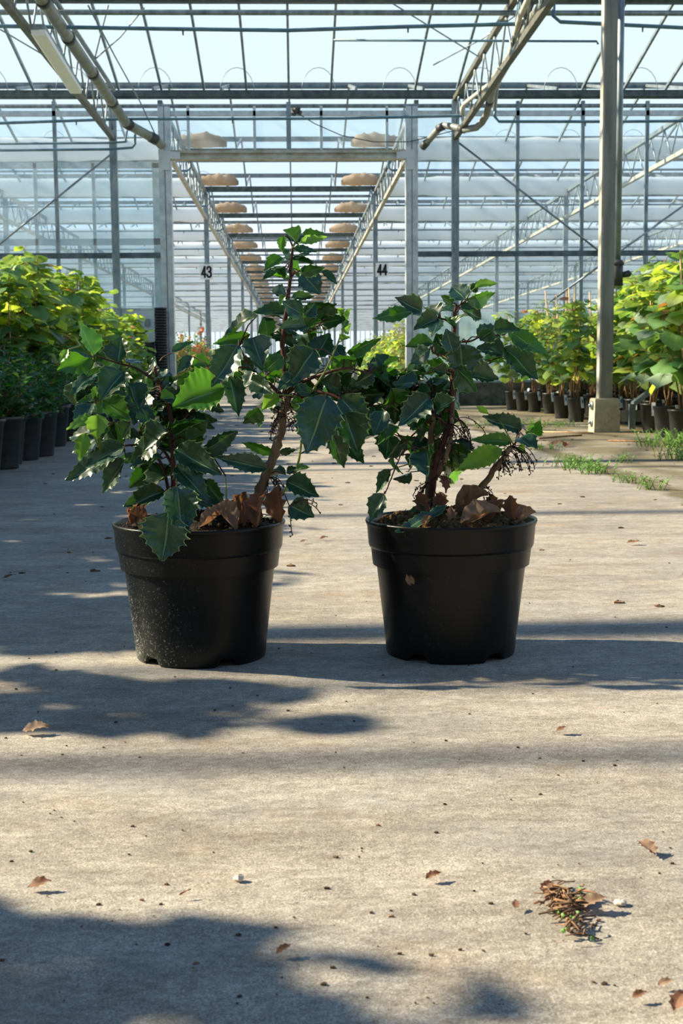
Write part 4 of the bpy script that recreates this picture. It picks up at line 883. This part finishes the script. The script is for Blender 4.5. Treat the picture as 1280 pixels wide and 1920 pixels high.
# ------------------------------------------------------------------ nursery stock: prototypes in local coordinates
def small_pot(r=.095, h=.21, mt='pot_far'):
    g = MB(); g.lathe([(0, .004), (r*.74, 0), (r*.76, .01), (r*.97, h*.93), (r*1.04, h*.935), (r*1.05, h), (r*.98, h), (r*.95, h*.9)], 22)
    return g.mesh('pot', [M[mt]])
def small_soil(r, h):
    g = MB(); g.add([(r*.95*math.cos(2*math.pi*j/16), r*.95*math.sin(2*math.pi*j/16), h*.92) for j in range(16)] + [(0, 0, h*.97)], [(j, (j+1) % 16, 16) for j in range(16)]); return g.mesh('soil', [M['peat']])
def vine_proto(seed, H, nleaf, lsize, mixw, r=.09, h=.22, z0=.45, bare=True, name='potted_vine', cane=True, tagc=True, mats=('vine_green', 'vine_lime', 'vine_pale', 'vine_red', 'vine_dark')):
    rs = random.Random(seed); root = empty(name, (0, 0, 0), 'x', 'potted plant')
    part('pot', small_pot(r, h), root); part('soil', small_soil(r, h), root)
    g = MB()
    if cane: g.tube([(.015, .01, h*.8), (rs.uniform(-.05, .05), rs.uniform(-.03, .03), H*rs.uniform(.8, 1.02))], .006, 6); part('cane', g.mesh('cane', [M['cane']]), root); g = MB()
    paths = []
    for _ in range(3):
        x, y = rs.uniform(-.03, .03), rs.uniform(-.03, .03); pts = [(x, y, h*.85)]; n_ = 8
        for i in range(1, n_+1): x += rs.uniform(-.035, .035); y += rs.uniform(-.03, .03); pts.append((x, y, h*.85+(H*rs.uniform(.93, 1.0)-h)*i/n_))
        paths.append(pts); g.tube(pts, [.0065-.0045*i/n_ for i in range(n_+1)], 6)
    f = MB()
    for _ in range(nleaf):
        pts = rs.choice(paths); t_ = rs.uniform(max(0, (z0-h)/(H-h)), 1.0); k_ = min(7, int(t_*8)); p_ = Vector(pts[k_]).lerp(Vector(pts[k_+1]), t_*8-k_)
        an = rs.uniform(0, 6.28); rd = rs.uniform(.03, .17)*(1.1-.4*t_); q = p_+Vector((math.cos(an)*rd, math.sin(an)*rd, rs.uniform(-.02, .07)))
        g.tube([p_, q], .0018, 4)
        dwn = rs.uniform(-1.1, .25); a = Vector((math.cos(an), math.sin(an), dwn)); N = Vector((math.cos(an)*.6+rs.uniform(-.3, .3), math.sin(an)*.6+rs.uniform(-.4, .2), .8))
        w_ = list(mixw)
        if t_ > .7: w_[1] *= 2.2; w_[4] *= .3
        if t_ < .15: w_[3] *= 4
        mi = rs.choices(range(5), w_)[0]
        round_leaf(f, q, a, N, lsize*rs.uniform(.6, 1.15)*(1-.35*t_**3), mi, rs)
    part('stems', g.mesh('stems', [M['vinestem']]), root)
    part('foliage', f.mesh('foliage', [M[m_] for m_ in mats]), root)
    if tagc:
        g = MB(); a = rs.uniform(-1.9, -1.0); x, y = math.cos(a)*r*1.07, math.sin(a)*r*1.07; t = Vector((-math.sin(a), math.cos(a), 0))
        o_ = Vector((x, y, h+.01)); n_ = Vector((math.cos(a), math.sin(a), 0)); q = [o_-t*.014, o_+t*.014, o_+t*.014-Vector((0, 0, .10))+n_*.025, o_-t*.014-Vector((0, 0, .10))+n_*.025]
        g.add(q+[v_+n_*.002 for v_ in q], [(0,1,2,3), (7,6,5,4), (0,4,5,1), (1,5,6,2), (2,6,7,3), (3,7,4,0)])
        c2 = [q[0].lerp(q[3], .25)+n_*.006+t*.006, q[1].lerp(q[2], .25)+n_*.006-t*.006, q[1].lerp(q[2], .55)+n_*.006-t*.006, q[0].lerp(q[3], .55)+n_*.006+t*.006]
        g.add(c2, [(0,1,2,3)], mi=1); part('plant_tag', g.mesh('plant_tag', [M['tag'], M['tagblue']]), root)
    return root
def shrub_proto(seed, H, nleaf, L, W, r=.13, h=.27, z0=.2, rad=.2, mats=('shrub_dark', 'vine_dark', 'leaf_mid', 'vine_lime'), wts=(5, 3, 2, .6), name='potted_bush', flowers=0, stuffn=6):
    rs = random.Random(seed); root = empty(name, (0, 0, 0), 'x', 'potted plant')
    part('pot', small_pot(r, h), root); part('soil', small_soil(r, h), root)
    g = MB(); f = MB()
    tips = []
    for _ in range(stuffn*4):
        an = rs.uniform(0, 6.28); rr = rad*math.sqrt(rs.random()); tip = Vector((math.cos(an)*rr, math.sin(an)*rr, z0+(H-z0)*(rs.uniform(.25, 1))*(1-.35*(rr/rad)**2)))
        b0 = Vector((rs.uniform(-.02, .02), rs.uniform(-.02, .02), h*.85)); mid = b0.lerp(tip, .5)+Vector((0, 0, .03)); g.tube([b0, mid, tip], [.004, .003, .0012], 5); tips.append((b0, mid, tip))
    for _ in range(nleaf):
        b0, mid, tip = rs.choice(tips); t_ = rs.uniform(.35, 1.05); p_ = b0.lerp(mid, t_*2) if t_ < .5 else mid.lerp(tip, t_*2-1)
        an = rs.uniform(0, 6.28); p_ = p_+Vector((rs.uniform(-.03, .03), rs.uniform(-.03, .03), rs.uniform(-.02, .02)))
        a = Vector((math.cos(an), math.sin(an), rs.uniform(-.5, .6))); N = Vector((rs.uniform(-.5, .5), rs.uniform(-.6, .4), 1))
        w_ = list(wts); w_[3] *= (4 if p_.z > H*.8 else .4)
        small_leaf(f, p_, a, N, L*rs.uniform(.6, 1.2), W*rs.uniform(.8, 1.2), rs.choices(range(4), w_)[0])
    part('stems', g.mesh('stems', [M['vinestem']]), root); part('foliage', f.mesh('foliage', [M[m_] for m_ in mats]), root)
    if flowers:
        fm = MB()
        for _ in range(flowers):
            b0, mid, tip = rs.choice(tips); fm.ball(mid.lerp(tip, rs.uniform(.3, 1.0))+Vector((rs.uniform(-.05, .05), -.05, .02)), rs.uniform(.018, .035), jit=.3, seg=8, ring=5)
        part('blossoms', fm.mesh('blossoms', [M['petal']]), root)
    return root
protos_r = [vine_proto(100+i, 1.28+.04*(i % 3), 95, .175, (5, 3, 2.6, .35, 1.4)) for i in range(4)]
protos_s = [vine_proto(200+i, 1.16, 105, .115, (5, 3.2, 1.6, .3, 1), r=.085, h=.22, z0=.40) for i in range(3)]
protos_l = [vine_proto(300+i, 1.36, 105, .165, (5, 4, .6, .3, 3), r=.12, h=.26, z0=.40, tagc=False) for i in range(3)]
protos_b = [shrub_proto(400+i, .60, 620, .055, .028, rad=.24) for i in range(3)]
protos_f = [vine_proto(500+i, 1.15, 110, .085, (6, 5, 1, .1, 1), r=.10, h=.24, z0=.28, tagc=False, name='potted_climber') for i in range(2)]
protos_rose = [shrub_proto(600+i, 1.25, 420, .06, .035, r=.11, h=.24, z0=.35, rad=.22, mats=('vine_green', 'leaf_mid', 'vine_green', 'vine_lime'), wts=(4, 2, 3, 2), flowers=16, name='potted_rose') for i in range(2)]
used = set()
def place(pr, i, x, y, sc, label, group, rz=None):
    p_ = pr[i % len(pr)]; rz = rnd.uniform(-.5, .5) if rz is None else rz
    if id(p_) not in used:
        used.add(id(p_)); p_.location = (x, y, 0); p_.rotation_euler = (0, 0, rz); p_.scale = (sc,)*3; p_['label'] = label; p_['group'] = group; return p_
    return copy_thing(p_, (x, y, 0), rz, sc, label, group)
# right block
front = [(982,771),(1005,773),(1034,776),(1056,785),(1084,792),(1228,812),(1254,821),(1285,832)]
extra_y = [8.45, 8.0]
def fpt(px, py): q = G(px, py); return (q.x, q.y+.085)
names = ['leftmost small black pot of vines by the partition, right front row', 'small vine pot with white hanging tag, second from the partition', 'vine pot third from the partition, right front row', 'wider vine pot fourth from the partition, white tag on its left', 'narrow vine pot fifth from the partition, behind the wider sixth', 'black vine pot just left of the concrete footing',
         'vine pot first right of the concrete footing, orange soil top', 'vine pot with large white tag right of the footing', 'vine pot with tag cut by the right photo edge']
k = 0
fx_l = [(P(962, 751, 1).x*0, 0)]
pos = [fpt(962, 769)] + [fpt(*q) for q in front]
for i, (x, y) in enumerate(pos):
    place(protos_s if y > 11.5 else protos_r, i, x, y, 1.0, names[i], 'vine pots in the right front row', rz=0)
for y in (8.35, 7.9, 7.45): place(protos_r, k, 2.74, y, 1, 'large-leaved vine pot past the right photo edge, %s from the footing' % ORD[k], 'vines past the right edge'); k += 1
i = 0
for y in [10.6+.3*j for j in range(5)]:
    if abs(y-fy) < .28: continue
    if y < 12: place(protos_r, i, 2.93+.05*(i % 2), y, 1, 'large-leaved vine pot behind the square post, %s from the rail' % ORD[i], 'vines behind the square post'); i += 1
for rx in range(1, 8):
    x = 2.75+.30*rx
    for j in range(24 if rx < 4 else 10):
        y = 8.0+(.37 if rx < 4 else .85)*j+rnd.uniform(-.06, .06)
        if y > D0-.35 or (abs(y-fy) < .3 and rx < 2) or (rx == 1 and y < 12): continue
        ss = rnd.uniform(.95, 1.06)
        place(protos_s if (y > 12.4 and rx < 4) else protos_r, j+rx, x+rnd.uniform(-.04, .04), y, ss*(1.08 if rx > 4 else 1), 'leafy vine pot in the right block, %s row in, %s from the near end' % (ORD[rx], ORD[j]), 'vines in the right block', rz=rnd.uniform(0, 6.28))
# spare canes standing in the right block
for i, (a, b_, y) in enumerate((((1003,600),(1010,700),16.2), ((1022,545),(1030,650),15.6), ((1043,552),(1048,690),14.9), ((1062,545),(1060,620),14.4), ((1078,535),(1074,640),13.9), ((1105,548),(1112,690),13.2), ((1066,540),(1070,620),14.2), ((1037,600),(1030,700),15.1))):
    q0 = P(*a, y); q1 = P(*b_, y); d_ = (q0-q1); bot = q1-d_*(q1.z-.0)/d_.z
    g = MB(); g.tube([bot, q0], .0075, 7); tag(g.build('bamboo_cane', M['cane']), 'bamboo cane above the vines, %s of those left of the square post' % ORD[i], 'cane', 'bamboo canes among the vines')
# left block: tall vines behind, low dark bushes in front
i = 0
for rx in range(5):
    x = -1.98-.36*rx
    for j in range(21):
        y = 8.6+.38*j+rnd.uniform(-.07, .07)
        if y > D0-.4 or x < -2.2 and abs(y-D0) < .5: continue
        if rx == 0 and y < 9.2: continue
        place(protos_l, i, x+rnd.uniform(-.05, .05), y, rnd.uniform(.9, 1.08)*(1 if y < 13 else .85), 'tall vine pot in the left block, %s row in, %s from the near end' % (ORD[rx+1], ORD[j]), 'vines in the left block', rz=rnd.uniform(0, 6.28)); i += 1
for j in range(24):
    y = 5.5+.33*j
    if y > 12.5: break
    place(protos_b, j, -1.56+.03*math.sin(j*2.1)-(.10 if y > 8 else 0), y, 1, 'low dark bush in the left front row, %s pot from the camera' % ORD[j], 'low bushes in the left front row', rz=j*1.3)
    if j % 2 == 0: place(protos_b, j+1, -1.88, y+.1, rnd.uniform(1.1, 1.3), 'low dark bush in the second left row, %s from the camera' % ORD[j//2], 'low bushes in the second left row', rz=j*.7)
    if j % 2 == 0 and y < 9: place(protos_b, j+2, -2.2, y+.1, 1.35, 'low dark bush in the third left row, %s from the camera' % ORD[j//2], 'low bushes in the third left row', rz=j*.9)
# bushes just outside the frame on the left, whose shade falls into the foreground
for j, (x, y) in enumerate(((-1.45, .52), (-1.66, 1.0), (-1.75, .1), (-1.62, 1.42), (-2.0, -.35), (-1.8, 2.3), (-2.1, .9), (-2.3, 1.9))):
    place(protos_l, j, x, y, rnd.uniform(.85, 1.0), 'tall vine pot outside the left edge level with the two big pots, %s of these' % ORD[j], 'vines outside the left edge', rz=j*1.1)
for rx in range(2):
    for j in range(18):
        place(protos_l, j+rx, -2.15-.36*rx+.05*math.sin(j), 2.9+.34*j, rnd.uniform(.95, 1.1), 'tall vine pot past the left photo edge, %s row, %s from the camera' % (ORD[rx], ORD[j]), 'vines past the left edge', rz=j*1.9)
# beyond the doorway
i = 0
for rx in range(3):
    for j in range(22):
        y = 18.6+.75*j
        place(protos_f, i, 1.55+.45*rx+.01*j, y, 1.0*rnd.uniform(.9, 1.1), 'green climber pot beyond the doorway, right, %s row, %s pot from the door' % (ORD[rx], ORD[j]), 'climbers beyond the doorway', rz=i*1.7); i += 1
for rx in range(2):
    for j in range(10):
        place(protos_rose, i, -1.75-.45*rx, 19.6+.9*j, rnd.uniform(.9, 1.1), 'orange flowered rose pot beyond the doorway, left, %s row, %s from the door' % (ORD[rx], ORD[j]), 'roses beyond the doorway', rz=i); i += 1
for j in range(14):
    place(protos_f, i, -1.7-.3*(j % 2), 29+1.1*j, .8, 'green climber pot far beyond the doorway left, %s behind the roses' % ORD[j], 'far climbers on the left', rz=i); i += 1
for j, (px, py, y) in enumerate(((427, 664, 27), (431, 688, 26), (440, 682, 29), (463, 715, 30))):
    p_ = P(px, py, y); g = MB(); g.box((p_.x-.10, y-.008, p_.z-.13), (p_.x+.10, y+.008, p_.z+.13)); st = empty('sticky_trap', (p_.x, y, 0), 'yellow sticky trap on a stick beyond the doorway, %s from the left' % ORD[j], 'trap', 'yellow sticky traps'); g.build('yellow_card', M['yellow'], st)
    g = MB(); g.tube([(p_.x, y+.015, 0), (p_.x, y+.015, p_.z+.13)], .008, 6); g.build('stick', M['cane'], st)

# ------------------------------------------------------------------ stacks of empty pots by the door post
g = MB(); g.lathe([(0, .002), (.058, 0), (.060, .004), (.078, .155), (.083, .156), (.084, .172), (.080, .172), (.076, .15)], 24); spm = g.mesh('plant_pot', [M['pot_far']])
for (px, py, yy, topy, nm) in ((304, 720, D0-.28, 577, 'tall'), (280, 720, D0-.30, 641, 'short')):
    x = P(px, py, yy).x; zt = P(px, topy, yy).z; n_ = int((zt-.172)/.034)+1
    for i in range(n_):
        o_ = bpy.data.objects.new('plant_pot', spm); COL.objects.link(o_); o_.location = (x+rnd.uniform(-.002, .002), yy, i*(zt-.172)/(n_-1))
        tag(o_, 'empty black pot in the %s stack by the doorway, %s from the floor' % (nm, ORD[i]), 'plant pot', 'empty pots in the %s stack by the doorway' % nm)

# ------------------------------------------------------------------ weeds in the joint and by the pots
def weed(px, py, n_, h_, spread, label):
    q = G(px, py); g = MB(); rs_ = random.Random(int(px*3+py))
    for _ in range(n_):
        b0 = q+Vector((rs_.gauss(0, spread), rs_.gauss(0, spread*1.2), 0)); an = rs_.uniform(0, 6.28); hh = h_*rs_.uniform(.4, 1)
        tip = b0+Vector((math.cos(an)*hh*.6, math.sin(an)*hh*.6, hh)); mid = b0.lerp(tip, .5)+Vector((0, 0, hh*.15))
        g.tube([b0, mid, tip], [.0022, .0018, .0004], 3)
        for _k in range(4):
            t_ = rs_.uniform(.2, 1); small_leaf(g, b0.lerp(tip, t_), Vector((rs_.uniform(-1, 1), rs_.uniform(-1, 1), .3)), Vector((0, 0, 1)), .018, .008)
    return tag(g.build('weed', M['grass']), label, 'weed', 'weeds growing from the floor')
weed(1080, 878, 70, .07, .07, 'green weed tuft in the slab joint, largest one left of the corner')
weed(1115, 888, 40, .06, .05, 'green weed tuft in the slab joint just right of the largest')
weed(1172, 905, 14, .06, .02, 'small grassy sprout in the joint, middle of three')
weed(1215, 918, 14, .07, .03, 'small grassy sprout in the joint, nearest the right edge')
weed(1168, 868, 10, .06, .02, 'thin lone sprout on the slab right of the joint')
weed(1262, 838, 130, .12, .10, 'big feathery green weed below the tagged pots, right edge')
weed(1278, 862, 60, .10, .06, 'feathery weed cut by the right photo edge')
weed(975, 796, 70, .07, .16, 'low green weeds on the soil before the vine pots, left')
weed(1030, 800, 60, .06, .16, 'low green weeds on the soil before the vine pots, right')
weed(905, 800, 50, .06, .14, 'low weeds behind the right shrub on the soil strip')
weed(1020, 843, 26, .05, .05, 'sparse weed beside the slab joint behind the right shrub')
weed(520, 757, 8, .04, .1, 'tiny weeds at the door threshold')
# pinkish strip and brown litter by the footing
for i, (a, b_, mt_, lb, nm, ct) in enumerate(((G(1140, 826, .006), G(1225, 829, .006), 'chip', 'thin reddish stick lying on the slab right of the footing', 'wooden_stick', 'stick'), (G(1010, 810, .008), G(1112, 812, .008), 'cane', 'pale bamboo cane lying on the floor left of the footing', 'bamboo_cane', 'cane'), (G(1010, 822, .007), G(1090, 816, .007), 'chip', 'brown twig lying on the floor left of the footing', 'fallen_twig', 'twig'))):
    g = MB(); g.tube([a, a.lerp(b_, .5)+Vector((0, .01, .002)), b_], .006, 6); tag(g.build(nm, M[mt_]), lb, ct)
for i, (px, py, lb) in enumerate(((1040, 834, 'crumpled brown leaf on the slab left of the footing'), (1060, 836, 'second crumpled brown leaf beside it, left of the footing'), (1245, 907, 'pale dead leaf on soil near the right edge'))):
    o_ = flat_leaf(px, py, .3+i, .12 if i < 2 else .06, lb, 'dry_pale' if i != 1 else 'dry')
